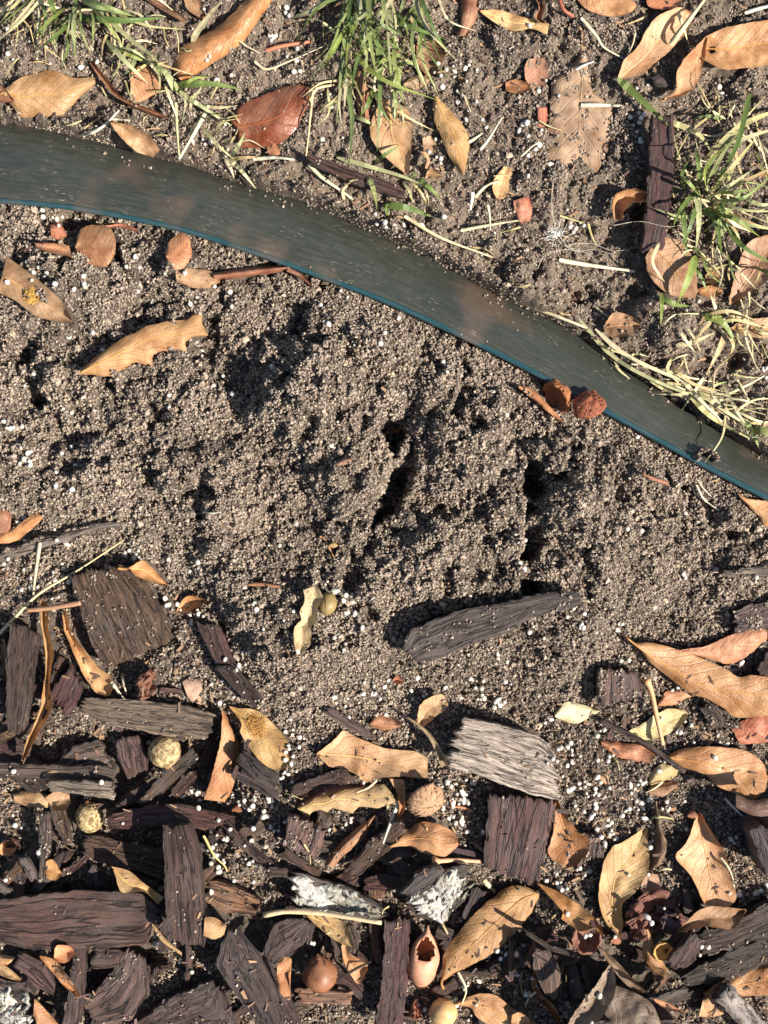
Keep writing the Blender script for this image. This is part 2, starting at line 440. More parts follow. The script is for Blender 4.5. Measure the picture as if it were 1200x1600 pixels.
me.update(calc_edges=True)
me.polygons.foreach_set('use_smooth', [True] * len(quads))
_u = 600 + GX / S; _v = 800 - GY / S
dry = np.clip(0.28 + 0.6 * sstep(0, 30, back_y(_u) - _v) * sstep(-.25, .2, fbm(_u / 45, _v / 45, 3, 88)) + .35 * sstep(.1, .35, fbm(_u / 70, _v / 70, 3, 91)), 0, 1)
me.attributes.new('dry', 'FLOAT', 'POINT').data.foreach_set('value', dry.astype(np.float32).ravel())
me.materials.append(M_SOIL)
g_ob = link('ground', me)
tag(g_ob, 'loose brown crumbly soil raised into a mound', None, kind='structure')

RX, RY = np.meshgrid((np.arange(HN[0]) * RST + RST / 2 - RM - 600) * S, (800 - (np.arange(HN[1]) * RST + RST / 2 - RM)) * S, indexing='ij')
GR = ground(RX, RY)           # bare soil
H = GR + 0.0009               # soil with its crumbs, then everything laid on it
DUST = []                     # grids of tops on which soil has been spilt: (X, Y, Z, density)

def settle(px, dz, thick, q, tilt, lift, it=3):
    """rest a grid of pixels with relief dz on whatever is there; returns X, Y, Z of its top"""
    ppx, ppy = px[..., 0], px[..., 1]
    z = np.zeros(ppx.shape)
    cx, cy = ppx.mean(), ppy.mean()
    for _ in range(it):
        X, Y = P(ppx, ppy, z)
        h = H[ridx(X, Y)]
        A_ = np.stack([np.ones(h.size), ((ppx - cx) * S).ravel(), ((ppy - cy) * S).ravel()], 1)
        co = np.linalg.lstsq(A_ + 1e-12, h.ravel(), rcond=None)[0]
        g = math.hypot(co[1], co[2]); lim = math.tan(math.radians(tilt))
        if g > lim: co[1:] *= lim / g
        pl = (A_[:, 1:] @ co[1:]).reshape(ppx.shape)
        c = np.quantile(h - (pl + dz - thick), q)
        z = pl + dz + c + lift
    X, Y = P(ppx, ppy, z)
    return X, Y, z
def stamp(X, Y, Z):
    """raise the raster to this surface"""
    nu, nv = X.shape
    fu = max(1, int(np.hypot(np.diff(X, axis=0), np.diff(Y, axis=0)).max() / (S * RST) + 1)); fv = max(1, int(np.hypot(np.diff(X, axis=1), np.diff(Y, axis=1)).max() / (S * RST) + 1))
    def up(a):
        a = np.stack([np.interp(np.linspace(0, nu - 1, (nu - 1) * fu + 1), np.arange(nu), a[:, k]) for k in range(nv)], 1)
        return np.stack([np.interp(np.linspace(0, nv - 1, (nv - 1) * fv + 1), np.arange(nv), a[k]) for k in range(a.shape[0])], 0)
    X, Y, Z = up(X), up(Y), up(Z)
    np.maximum.at(H, ridx(X, Y), Z)

def tube(path, radii, sides=7, caps=True):
    path = np.asarray(path, float); n = len(path)
    radii = np.broadcast_to(np.asarray(radii, float), (n,))
    V, F, U = [], [], []
    tg = np.gradient(path, axis=0)
    up0 = np.array([0, 0, 1.0])
    L = 0
    for i in range(n):
        t_ = tg[i] / (np.linalg.norm(tg[i]) + 1e-12)
        s_ = np.cross(t_, up0)
        if np.linalg.norm(s_) < 1e-3: s_ = np.array([1.0, 0, 0])
        s_ /= np.linalg.norm(s_); w_ = np.cross(s_, t_)
        if i: L += np.linalg.norm(path[i] - path[i - 1])
        for k in range(sides):
            a_ = 2 * math.pi * k / sides
            V.append(path[i] + radii[i] * (math.cos(a_) * s_ + math.sin(a_) * w_)); U.append((L, k / sides * 0.01))
    for i in range(n - 1):
        for k in range(sides):
            a_ = i * sides + k; b_ = i * sides + (k + 1) % sides
            F.append((a_, b_, b_ + sides, a_ + sides))
    if caps:
        F.append(tuple(range(sides))[::-1]); F.append(tuple(range((n - 1) * sides, n * sides)))
    return V, F, U

# ------------------------------------------------------------------ builders
def leaf(label, col, A, B, curl=0, arch=0, roll=0, twist=0, wav=1.2, tip=0, base=0, stalk=None, M=None, gloss=0.3, thick=0.22, q=0.93, lift=0.0, tilt=16,
         smooth=True, rib=True, name='oak_leaf', cat='leaf', n=(40, 13), hole=None, dust=0.0, group=None, holes=()):
    A, B = pts(A), pts(B)
    nu, nv = n
    a = resamp(A, nu, smooth); b = resamp(B, nu, smooth)
    mid = resamp(pts(M), nu) if M else (a + b) / 2
    v = np.linspace(-1, 1, nv)[None, :, None]
    px = np.where(v < 0, mid[:, None] + (a - mid)[:, None] * -v, mid[:, None] + (b - mid)[:, None] * v)
    sd = random.randint(0, 999)
    if curl == 0: curl = random.choice([-2.5, -1.5, 1.5, 2.5])
    if tip == 0 and len(A) > 3: tip = random.uniform(-.5, 3.0)
    if base == 0 and len(A) > 3: base = random.uniform(-.3, 1.5)
    # ragged margin
    rag = (1.6 * vnoise(px[..., 0] / 5, px[..., 1] / 5, sd) + 2.0 * vnoise(px[..., 0] / 14, px[..., 1] / 14, sd + 2)) * (np.abs(v[..., 0]) > 0.9)
    px = px + rag[..., None] * np.array([1.0, 0.7])
    u_ = np.linspace(0, 1, nu)[:, None]; v_ = v[..., 0]
    dz = 0.001 * (curl * v_ ** 2 + arch * 4 * u_ * (1 - u_) + roll * v_ + twist * 2 * (u_ - 0.5) * v_ + tip * u_ ** 2 + base * (1 - u_) ** 2
                  + wav * 2.2 * fbm(px[..., 0] / 38, px[..., 1] / 38, 3, sd) - 0.35 * np.exp(-(v_ / 0.09) ** 2)
                  + 0.09 * np.abs(v_) * np.sin((u_ * 9 - np.abs(v_) * 2.2) * 2 * math.pi) + wav * 0.8 * np.abs(v_) ** 3 * vnoise(u_ * 5 + v_, v_ * 1.5, sd + 3) * 2)
    th = thick * 0.001
    X, Y, Z = settle(px, dz, th, q, tilt, lift * 0.001)
    DUST.append((X, Y, Z, dust or random.choice([0, 0, .006, .012])))
    stamp(X, Y, Z)
    cx, cy, cz = X.mean(), Y.mean(), (Z - th).min()
    top = np.stack([X - cx, Y - cy, Z - cz], -1).reshape(-1, 3); bot = top - [0, 0, th]
    k = nu * nv
    ff = grid_faces(nu, nv); fb = grid_faces(nu, nv, k, True)
    if holes:
        def keepf(f, o):
            c = np.mean([[px.reshape(-1, 2)[i - o][0], px.reshape(-1, 2)[i - o][1]] for i in f], 0)
            return all((c[0] - hx) ** 2 + (c[1] - hy) ** 2 > hr * hr for hx, hy, hr in holes)
        ff = [f for f in ff if keepf(f, 0)]; fb = [f for f in fb if keepf(f, k)]
    ring = ring_idx(nu, nv); rid = [i * nv + j for i, j in ring]
    verts = np.vstack([top, bot, top[rid], bot[rid]])
    uvv = np.stack([np.broadcast_to(u_, (nu, nv)), np.broadcast_to(v_, (nu, nv))], -1).reshape(-1, 2)
    uvs = np.vstack([uvv, uvv, uvv[rid], uvv[rid]])
    # orient faces upward
    e1 = top[nv] - top[0]; e2 = top[1] - top[0]
    nz = 0
    for f in ff[::7]:
        p0, p1, p2 = top[f[0]], top[f[1]], top[f[2]]; nz += np.cross(p1 - p0, p2 - p0)[2]
    if nz < 0: ff = [f[::-1] for f in ff]; fb = [f[::-1] for f in fb]
    r = len(rid); side = [(2 * k + i, 2 * k + (i + 1) % r, 2 * k + r + (i + 1) % r, 2 * k + r + i) for i in range(r)]
    col = np.array(lin(jit(col, 15))); col = tuple((col * 0.95 + 0.05 * col.mean()) * 0.80 * np.array([1.0, 1.0, .92])); gloss = min(1, gloss + .12); c4 = (*[min(0.9, x) for x in col], gloss)
    bm_ = mesh_from('blade', verts, ff + fb + side, uvs, True, M_LEAF)
    if not rib and stalk is None:
        o = link(name, bm_, None, c4); o.location = (cx, cy, cz)
        return tag(o, label, cat, group)
    o = root_at(name, cx, cy, cz)
    link('blade', bm_, o, c4)
    if rib:
        T3 = top.reshape(nu, nv, 3)[:, nv // 2]
        i0, i1 = 1, max(4, int(nu * 0.9))
        V, F, U = tube(T3[i0:i1] + [0, 0, 0.00004], np.linspace(0.00048, 0.00015, i1 - i0), 6)
        link('midrib', mesh_from('midrib', V, F, U, True, M_RIB), o, (min(.9, col[0] * 1.15), min(.85, col[1] * 1.12), col[2] * 0.95, .3))
    if stalk is not None:
        sp = resamp(pts(stalk), 9)
        z0 = top.reshape(nu, nv, 3)[0, nv // 2, 2] + cz
        X2, Y2 = P(sp[:, 0], sp[:, 1], z0)
        hz = np.maximum(H[ridx(X2, Y2)] + 0.0006, z0 + np.linspace(0, -0.002, 9))
        hz[0] = z0
        X2, Y2 = P(sp[:, 0], sp[:, 1], hz)
        V, F, U = tube(np.stack([X2 - cx, Y2 - cy, hz - cz], 1), np.linspace(0.00055, 0.0007, 9), 7)
        link('stalk', mesh_from('stalk', V, F, U, True, M_RIB), o, (col[0] * .9, col[1] * .85, col[2] * .8, .3))
    return tag(o, label, cat, group)

def chip(label, col, A, B, thick=5, rough=0.55, jag=7, q=0.93, lift=0.0, tilt=9, roll=0, pitch=0, bow=0, name='wood_chip', cat='wood chip', n=None, dust=0.0,
         group=None, smooth=False, mat=None, groove=1.0, parent=None, ridge=0.0):
    A, B = pts(A), pts(B)
    L = max(np.hypot(*np.diff(A, axis=0).T).sum(), np.hypot(*np.diff(B, axis=0).T).sum())
    W = np.hypot(*(A - 0).mean(0) - B.mean(0))
    if n is None: n = (int(np.clip(L / 4, 14, 56)), int(np.clip(W / 2.4, 10, 36)))
    nu, nv = n
    a = resamp(A, nu, smooth); b = resamp(B, nu, smooth)
    sd = random.randint(0, 999)
    u_ = np.linspace(0, 1, nu)[:, None]; v_ = np.linspace(-1, 1, nv)[None, :]
    # broken, fibrous ends: every strand starts and stops somewhere else
    vv = np.linspace(0, W, nv)
    s0 = jag / L * (np.abs(vnoise(vv / 7, 0 * vv, sd)) + 0.8 * (vnoise(vv / 3, 0 * vv + 5, sd) + .3)); s1 = 1 - jag / L * (np.abs(vnoise(vv / 7, 0 * vv + 9, sd)) + 0.8 * (vnoise(vv / 3, 0 * vv + 3, sd) + .3))
    rs = np.random.default_rng(sd); grp = np.cumsum(rs.random(nv) < .45)
    s0 = s0 + jag / L * 0.9 * rs.random(nv + 1)[grp] ** 2; s1 = s1 - jag / L * 0.9 * rs.random(nv + 1)[grp] ** 2
    uu = np.clip(s0[None, :] + (s1 - s0)[None, :] * u_, 0, 1)
    ui = uu * (nu - 1)
    i0 = np.clip(ui.astype(int), 0, nu - 2); fr = (ui - i0)[..., None]
    pa = a[i0] * (1 - fr) + a[i0 + 1] * fr; pb = b[i0] * (1 - fr) + b[i0 + 1] * fr
    px = pa + (pb - pa) * ((v_ + 1) / 2)[..., None]
    px = px + ((3.0 * vnoise(px[..., 0] / 5, px[..., 1] / 5, sd + 1) + 4.0 * vnoise(px[..., 0] / 16, px[..., 1] / 16, sd + 7)) * (np.abs(v_) > 0.9))[..., None]
    vx = (v_ + 1) / 2 * W; ux = u_ * L
    gr = np.clip(-vnoise(vx / 5.5 + 0.6 * fbm(ux / 60, vx / 25, 2, sd + 4), ux / 120, sd + 2) - 0.05, 0, 1) * 2.6
    gr2 = vnoise(vx / 3.2, ux / 60, sd + 3)
    step = 0.6 * np.sign(vnoise(vx / 17, ux / 200, sd + 6)) * np.clip(np.abs(vnoise(vx / 17, ux / 200, sd + 6)) * 9, 0, 1)
    ev = np.clip((1 - np.abs(v_)) * W / 2 / 5.0, 0, 1); eu = np.clip(np.minimum(u_, 1 - u_) * L / 5.0, 0, 1)
    edge = (1 - np.sqrt(ev)) * 0.9 + (1 - np.sqrt(eu)) * 0.9
    dz = 0.001 * (-rough * groove * gr + rough * 0.5 * gr2 + rough * 0.6 * step - edge * min(1.2, thick * 0.3) + bow * 4 * u_ * (1 - u_) + roll * v_ + pitch * (2 * u_ - 1)
                  + rough * 1.5 * fbm(px[..., 0] / 45, px[..., 1] / 45, 2, sd + 8)
                  - ridge * np.clip(np.sin(vx / 1.55 + 2.2 * fbm(ux / 70, vx / 40, 2, sd + 9)) - 0.35, 0, 1) * 1.5)
    th = thick * 0.001
    X, Y, Z = settle(px, dz, th, q, tilt, lift * 0.001)
    DUST.append((X, Y, Z, dust or random.choice([.004, .008, .02])))
    stamp(X, Y, Z)
    cx, cy = X.mean(), Y.mean()
    bz = (Z - dz) - th + 0.001 * (bow * 4 * u_ * (1 - u_) + roll * v_ + pitch * (2 * u_ - 1))
    bz = np.minimum(bz, Z - 0.0006)
    cz = bz.min()
    top = np.stack([X - cx, Y - cy, Z - cz], -1).reshape(-1, 3)
    mx_, my_ = top[:, 0].mean(), top[:, 1].mean()
    bot = top.copy(); bot[:, 2] = (bz - cz).ravel()
    bot[:, :2] = (bot[:, :2] - [mx_, my_]) * 0.95 + [mx_, my_]
    k = nu * nv
    ff = grid_faces(nu, nv); fb = grid_faces(nu, nv, k, True)
    nz = sum(np.cross(top[f[1]] - top[f[0]], top[f[2]] - top[f[0]])[2] for f in ff[::11])
    rid = [i * nv + j for i, j in ring_idx(nu, nv)]; r = len(rid)
    rows = 4
    sv, suv = [], []
    per = np.concatenate([[0], np.cumsum(np.hypot(*np.diff(top[rid][:, :2], axis=0).T))])
    UV = np.stack([np.broadcast_to(u_ * L * S, (nu, nv)), np.broadcast_to(vx * S, (nu, nv))], -1).reshape(-1, 2)
    for s in range(rows):
        f_ = s / (rows - 1)
        ring = top[rid] * (1 - f_) + bot[rid] * f_
        if 0 < s < rows - 1:
            nn = 0.0005 * vnoise(per * 900, np.full(r, s * 3.0), sd)
            d_ = ring[:, :2] - [mx_, my_]; d_ /= (np.linalg.norm(d_, axis=1)[:, None] + 1e-9)
            ring = ring.copy(); ring[:, :2] += d_ * nn[:, None]
        sv.append(ring); suv.append(UV[rid] + np.array([0, f_ * th]))
    side = []
    for s in range(rows - 1):
        o0 = 2 * k + s * r
        side += [(o0 + i, o0 + (i + 1) % r, o0 + r + (i + 1) % r, o0 + r + i) for i in range(r)]
    if nz < 0: ff = [f[::-1] for f in ff]; fb = [f[::-1] for f in fb]
    else: side = [f[::-1] for f in side]
    o = link(name, mesh_from(name, np.vstack([top, bot] + sv), ff + fb + side, np.vstack([UV, UV] + suv), True, mat or M_WOOD), parent, (*[min(.9, c_ * k_) for c_, k_ in zip(lin(jit(col, 16)), (1.17, 1.09, 1.0))], .3))
    o.location = (cx, cy, cz)
    o['_top'] = 0
    del o['_top']
    if parent is None: tag(o, label, cat, group)
    return o, (X, Y, Z)

def stick(label, col, path, r, name='twig', cat='twig', lift=0.0, arch=0.0, mat=None, group=None, q=0.85, tiltz=0.0, sides=8, taper=0.75, knob=0.0):
    p = resamp(pts(path), 22)
    r = r * S
    sd = random.randint(0, 999)
    u_ = np.linspace(0, 1, 22)
    for _ in range(2):
        z0 = 0 if _ == 0 else z
        X, Y = P(p[:, 0], p[:, 1], z0)
        h = H[ridx(X, Y)]
        c0 = np.polyfit(u_, h, 1); c0[0] = np.clip(c0[0], -0.012, 0.012)
        ln = c0[0] * u_
        z = ln + np.quantile(h - ln, q) + r + lift * .001 + arch * .001 * 4 * u_ * (1 - u_) + tiltz * .001 * u_
    X, Y = P(p[:, 0], p[:, 1], z)
    rad = r * np.linspace(1, taper, 22) * (1 + 0.22 * vnoise(u_ * 9, u_ * 0, sd)) * (1 + knob * np.exp(-((u_ - 0.0) / 0.06) ** 2))
    np.maximum.at(H, ridx(X, Y), z + r)
    cx, cy, cz = X.mean(), Y.mean(), (z - r).min()
    V, F, U = tube(np.stack([X - cx, Y - cy, z - cz], 1), rad, sides)
    if r > .003:
        V = np.array(V); V += (0.0009 * fbm(V[:, :1] * 500 + 3, V[:, 1:2] * 500 + V[:, 2:] * 400, 3, sd)) * np.array([[1, 1, 1.5]])
        V[:sides] += np.random.default_rng(sd).normal(0, .0011, (sides, 3)); V = list(V)
    o = link(name, mesh_from(name, V, F, U, True, mat or M_WOOD), None, (*lin(col), .3)); o.location = (cx, cy, cz)
    return tag(o, label, cat, group)

def blade_mesh(path, w, arch=0.0, z0=None, tipw=0.05, fold=0.22, nseg=16, wide=0.35, lift=0.0008, endz=0.0):
    """a grass blade or straw as a thin solid ribbon along photograph pixels; returns verts, faces, uvs in world space"""
    p = resamp(pts(path) if isinstance(path, str) else path, nseg)
    u_ = np.linspace(0, 1, nseg)
    z = np.zeros(nseg)
    for _ in range(2):
        X, Y = P(p[:, 0], p[:, 1], z)
        h = H[ridx(X, Y)]
        hs = np.array([h[max(0, i - 2):i + 3].max() for i in range(nseg)])
        c0 = np.polyfit(u_, hs, 1)
        z = np.maximum(0.5 * hs + 0.5 * np.polyval(c0, u_), h - 0.0005) + lift + arch * .001 * np.sin(math.pi * u_) ** 0.8 + endz * .001 * u_ ** 1.3
    X, Y = P(p[:, 0], p[:, 1], z)
    C = np.stack([X, Y, z], 1)
    tg = np.gradient(C, axis=0); tg /= np.linalg.norm(tg, axis=1)[:, None] + 1e-12
    sdv = np.cross(tg, [0, 0, 1.0]); sdv /= np.linalg.norm(sdv, axis=1)[:, None] + 1e-9
    tw = (random.random() - 0.5) * 1.1
    upv = np.cross(sdv, tg)
    ang = tw * u_
    sdv = sdv * np.cos(ang)[:, None] + upv * np.sin(ang)[:, None]
    upv = np.cross(sdv, tg)
    prof = np.minimum(1, (u_ / 0.12 + wide)) * np.clip((1 - u_ ** 1.7), 0, 1) ** 0.8
    prof = np.maximum(prof, tipw)
    hw = (w * S / 2 * prof)[:, None]
    V = np.concatenate([C - sdv * hw, C - upv * hw * fold + upv * 0.00012, C + sdv * hw, C - upv * hw * fold - upv * 0.00022], 0).reshape(4, nseg, 3).transpose(1, 0, 2).reshape(-1, 3)
    F = []
    for i in range(nseg - 1):
        for k in range(4):
            a_ = i * 4 + k; b_ = i * 4 + (k + 1) % 4
            F.append((a_, b_, b_ + 4, a_ + 4))
    F.append((0, 1, 2, 3)); e = (nseg - 1) * 4; F.append((e + 3, e + 2, e + 1, e))
    U = np.stack([np.repeat(u_, 4), np.tile([0, .5, 1, .5], nseg)], 1)
    return V, F, U, C
GREEN = [(176, 176, 128), (114, 130, 66), (146, 156, 92), (98, 116, 58), (172, 176, 120), (130, 142, 84), (138, 148, 72), (164, 168, 106)]
PALE = [(196, 182, 136), (212, 198, 156), (180, 170, 116), (188, 164, 114)]
def jit(c, k=10):
    d = random.uniform(-k, k)
    return tuple(max(5, min(250, v + d * v / 150 + random.uniform(-k, k) * .22)) for v in c)
def straw(label, path, w=5, arch=1.0, col=None, group=None, name='straw', cat='straw', lift=0.0008, tipw=0.5):
    V, F, U, C = blade_mesh(path, w, arch, tipw=tipw, wide=0.7, lift=lift)
    c = C.mean(0); c[2] = V[:, 2].min()
    o = link(name, mesh_from(name, V - c, F, U, True, M_STRAW), None, (*lin(jit(col or random.choice(PALE))), .3)); o.location = c
    np.maximum.at(H, ridx(C[:, 0], C[:, 1]), C[:, 2])
    return tag(o, label, cat, group)
def tuft(label, base, blades, name='grass_tuft', group=None, extra=()):
    """blades: (path, width, arch mm, colour kind 'g'/'s'/'p', end height mm)"""
    bx, by = base
    blades = list(blades)
    for (x0, y0, x1, y1, n, ang, spr, l0, l1, mix) in extra:      # more blades growing along a line, pointing roughly one way
        for _ in range(n):
            f = random.random(); a = math.radians(ang + random.gauss(0, spr)); l = random.uniform(l0, l1)
            x = x0 + (x1 - x0) * f + random.uniform(-12, 12); y = y0 + (y1 - y0) * f + random.uniform(-8, 8)
            b = random.uniform(-.18, .18) * l
            dx, dy = math.cos(a), math.sin(a)
            k = random.choices('gs', mix)[0]
            blades.append((np.array([(x, y), (x + dx * l * .5 - dy * b, y + dy * l * .5 + dx * b), (x + dx * l, y + dy * l + abs(b) * .3)]), random.uniform(4, 9) if k == 'g' else random.uniform(3, 6.5), random.uniform(3, 16) if k == 'g' else random.uniform(1, 6), k))
    X0, Y0 = P(bx, by, 0); z0 = float(GR[ridx(np.array(X0), np.array(Y0))])
    o = root_at(name, float(X0), float(Y0), z0)
    for bl in blades:
        path, w, arch, kind = bl[:4]; endz = bl[4] if len(bl) > 4 else 0
        V, F, U, C = blade_mesh(path, w * .8, arch, endz=endz, tipw=0.05 if kind == 'g' else 0.2)
        col = random.choice(GREEN) if kind == 'g' else random.choice(PALE) if kind == 's' else (176, 172, 124)
        link('stem' if kind == 'p' else 'blade', mesh_from('blade', V - np.array([float(X0), float(Y0), z0]), F, U, False, M_STRAW if kind == 's' else M_GRASS), o, (*lin(jit(col)), .3))
    return tag(o, label, 'grass', group)

# ------------------------------------------------------------------ lawn edging: a leaning plastic strip with a rounded bead
def build_edging():
    n = 260
    top = resamp(BEAD, n); back = resamp(BACK, n)
    root = root_at('lawn_edging', 0, 0, 0)
    V, U = [], []
    m = 10
    L = 0
    rows = []
    for i in range(n):
        zb = float(bead_z(top[i, 0])); zg = -0.0015
        bulge = 0.0016 * math.sin(i * 0.19) + 0.0012 * math.sin(i * 0.43 + 1)
        row = []
        for j in range(m):
            f = -0.18 + 1.18 * j / (m - 1)
            px = back[i] + (top[i] - back[i]) * (f if f > 0 else f * .12)
            z = zg + (zb - zg) * f ** 1 + (bulge + 0.003) * math.sin(math.pi * max(0, f)) if f > 0 else zg + 0.06 * f
            X, Y = P(px[0], px[1], z); row.append((float(X), float(Y), z))
        rows.append(row)
    rows = np.array(rows)
    nrm = np.cross(np.gradient(rows, axis=0), np.gradient(rows, axis=1)); nrm /= np.linalg.norm(nrm, axis=-1)[..., None]
    if nrm[..., 2].mean() < 0: nrm = -nrm
    low = rows - nrm * 0.0018
    ln = np.concatenate([[0], np.cumsum(np.linalg.norm(np.diff(rows[:, m // 2], axis=0), axis=1))])
    UV = np.stack([np.repeat(ln, m), np.tile(np.linspace(0, 0.04, m), n)], 1)
    k = n * m
    ff = grid_faces(n, m); fb = grid_faces(n, m, k, True)
    p = rows.reshape(-1, 3)
    if np.cross(p[ff[0][1]] - p[ff[0][0]], p[ff[0][2]] - p[ff[0][0]])[2] < 0: ff = [f[::-1] for f in ff]; fb = [f[::-1] for f in fb]
    rid = [i * m + j for i, j in ring_idx(n, m)]; r = len(rid)
    side = [(rid[i], rid[(i + 1) % r], rid[(i + 1) % r] + k, rid[i] + k) for i in range(r)]
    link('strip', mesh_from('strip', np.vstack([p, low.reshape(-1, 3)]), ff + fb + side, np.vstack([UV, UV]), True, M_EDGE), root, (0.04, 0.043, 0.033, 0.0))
    path = rows[:, -1] + [0, 0, -0.0008]
    Vt, F, Ut = tube(path, 0.0013, 12)
    Ut = [(u, v) for u, v in Ut]
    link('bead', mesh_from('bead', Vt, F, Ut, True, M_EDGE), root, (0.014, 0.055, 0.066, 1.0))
    tag(root, 'dark green plastic lawn edging strip with teal rounded rim', 'lawn edging')
    sel = (np.abs(rows[:, 0, 0]) < 0.3)
    stamp(rows[sel][..., 0], rows[sel][..., 1], rows[sel][..., 2])
    rr = rows[sel]
    DUST.append((rr[:, :4, 0], rr[:, :4, 1], rr[:, :4, 2], .0022)); DUST.append((rr[..., 0], rr[..., 1], rr[..., 2], .0001))
build_edging()

DK = (84, 68, 62); DR = (86, 62, 56); GY = (112, 102, 96); BR = (104, 80, 64); PU = (82, 66, 66)

# ------------------------------------------------------------------ small dark chips at the bottom of the mulch
def filler():
    zones = [(0, 215, 1130, 1600, 34, 'in the lower left mulch gaps'), (215, 430, 1130, 1600, 30, 'between the block chip and the acorn'), (430, 640, 1290, 1600, 22, 'around the brown acorn'), (640, 830, 1330, 1600, 18, 'around the empty acorn shell'),
             (830, 1015, 1440, 1600, 16, 'below the orange torn leaf'), (1015, 1200, 1400, 1600, 16, 'in the lower right corner'), (0, 110, 960, 1180, 9, 'beside the curled strap leaf')]
    for x0, x1, y0, y1, n, where in zones:
        for i in range(n):
            cx, cy = random.uniform(x0, x1), random.uniform(y0, y1)
            a = random.uniform(0, math.pi); l = random.uniform(30, 95); w = random.uniform(9, 30)
            d = np.array([math.cos(a), math.sin(a)]); e = np.array([-d[1], d[0]])
            c = np.array([cx, cy])
            def side(s): return ' '.join('%.0f,%.0f' % tuple(c + d * l * (t - .5) + e * s * w * random.uniform(.35, .55)) for t in (0, .33, .66, 1))
            chip('small dark wood chip lying deep ' + where, jit(random.choice([DK, DR, BR, PU]), 8), side(1), side(-1), thick=random.uniform(2.5, 5), tilt=18, q=.8,
                 group='small chips deep ' + where, jag=5, n=(14, 7))
filler()

# ------------------------------------------------------------------ wood chips, lowest first
chip('dark chip standing upright along the left border beside curled strap leaf', (70, 58, 54), '16,968 10,1040 12,1150', '60,985 54,1045 34,1150', 8, roll=-1)
chip('reddish dark block chip left of the long grey chip', (96, 70, 66), '74,1092 92,1062 113,1034', '100,1122 118,1106 128,1066', 9, pitch=1)
chip('broad dark cracked chip half sunk at the left edge of the mound', (96, 80, 70), '106,890 124,950 145,1010 168,1052', '200,878 236,920 258,962 272,1004', 7, 0.9, jag=9, dust=.05, lift=1.5)
chip('narrow dark chip tilted in soil right of the broad cracked chip', (92, 76, 66), '305,968 318,1000 335,1032 352,1044', '340,972 352,995 364,1030 370,1042', 5)
chip('blackish slim chip pointing down to the yellow lobed leaf', (72, 58, 52), '330,1036 352,1062 380,1092 398,1108', '362,1038 382,1058 400,1080 412,1094', 5, roll=-1)
chip('long grey weathered chip above the round speckled gall', (128, 112, 100), '126,1090 200,1093 285,1100 342,1118', '118,1110 170,1132 240,1146 330,1157', 6, 0.7, lift=1)
chip('grey-violet wedge chip left of the round speckled gall', (122, 110, 106), '78,1200 118,1162 162,1157', '84,1216 140,1218 172,1192', 7, pitch=1)
chip('brown stubby chip just left of the round gall', (104, 86, 80), '181,1150 184,1185 198,1208', '215,1144 229,1178 230,1210', 7)
chip('long flat grey chip entering from the left border', (108, 96, 90), '-30,1192 80,1196 150,1194 182,1203', '-30,1214 70,1218 140,1219 186,1222', 5, 0.7)
chip('silvery worn chip with pale edge under the flat grey chip', (142, 130, 122), '72,1219 130,1221 187,1223', '74,1236 128,1242 182,1250', 6, 0.8)
chip('thin dark splinter slanting below the round gall', DK, '176,1262 215,1232 250,1212', '184,1268 222,1244 256,1220', 3)
chip('dark shard slanting toward the orange standing leaf', DK, '208,1256 252,1212 304,1168', '226,1260 268,1226 312,1184', 4)
chip('narrow dark shard beside the long grey chip end', DR, '258,1250 284,1215 300,1195', '272,1256 296,1228 312,1206', 3)
chip('slim upright brown chip left of the oval gall', (102, 84, 76), '74,1248 86,1290 104,1326', '96,1244 106,1290 113,1322', 5)
chip('thin upright chip dusted with soil near the left border', (96, 82, 76), '60,1264 62,1320 58,1380', '78,1264 78,1320 70,1380', 5, dust=.2)
chip('short slanting grey chip below the pale folded leaf fragment', GY, '26,1338 40,1362 50,1384', '40,1336 52,1356 58,1378', 4)
chip('small triangular grey chip above the wide plank chip', (104, 90, 88), '132,1388 136,1364 142,1350', '172,1392 158,1370 148,1350', 4, jag=2)
chip('wide red-brown plank chip tapering toward the right', (92, 64, 56), '163,1272 240,1258 286,1257 372,1276', '163,1298 205,1294 255,1290 335,1297', 5, 0.5, lift=2)
chip('dark brown flat chip carrying one white pellet', (96, 76, 66), '127,1304 200,1316 268,1328', '124,1330 150,1346 205,1358 254,1372', 6, 0.7, lift=1)
chip('brown striped chip with pale fibres right of the upright block', (132, 104, 78), '320,1374 368,1385 416,1411', '316,1406 350,1426 404,1432', 6, 1.1)
chip('blackish chip wedged under the yellow lobed leaf', (72, 60, 58), '378,1170 410,1196 440,1214', '366,1186 396,1218 430,1236', 5)
chip('dark angular chip beside the pale toothed leaf', DK, '450,1232 490,1214 542,1200', '454,1244 510,1238 562,1212', 5)
chip('greyish narrow chip poking out above the tan pointed leaf', (116, 100, 92), '496,1106 540,1138 582,1158', '514,1103 560,1132 594,1156', 4)
chip('square rough bark chip freckled with pale dirt', (122, 98, 88), '452,1268 446,1294 438,1322', '512,1290 504,1320 492,1346', 6, 1.2, dust=.15)
chip('long brown chip slanting beside the rolled brown leaf', (100, 76, 60), '534,1364 580,1314 628,1276', '552,1374 604,1332 642,1290', 6)
chip('dark rusty bark flake between the two lichen pieces', (94, 64, 58), '560,1374 590,1367 628,1368', '568,1390 596,1392 620,1388', 4, 0.9)
chip('dark slab chip left of the brown acorn', (88, 74, 72), '408,1502 430,1444 472,1430', '424,1512 484,1482 494,1440', 6)
chip('brown layered chip above the grey acorn tip', (100, 82, 72), '520,1438 518,1470 522,1502', '548,1440 560,1470 562,1500', 5)
chip('pale brown stick chip below the brown acorn', (148, 116, 92), '456,1544 500,1548 556,1550', '470,1568 510,1568 550,1568', 5)
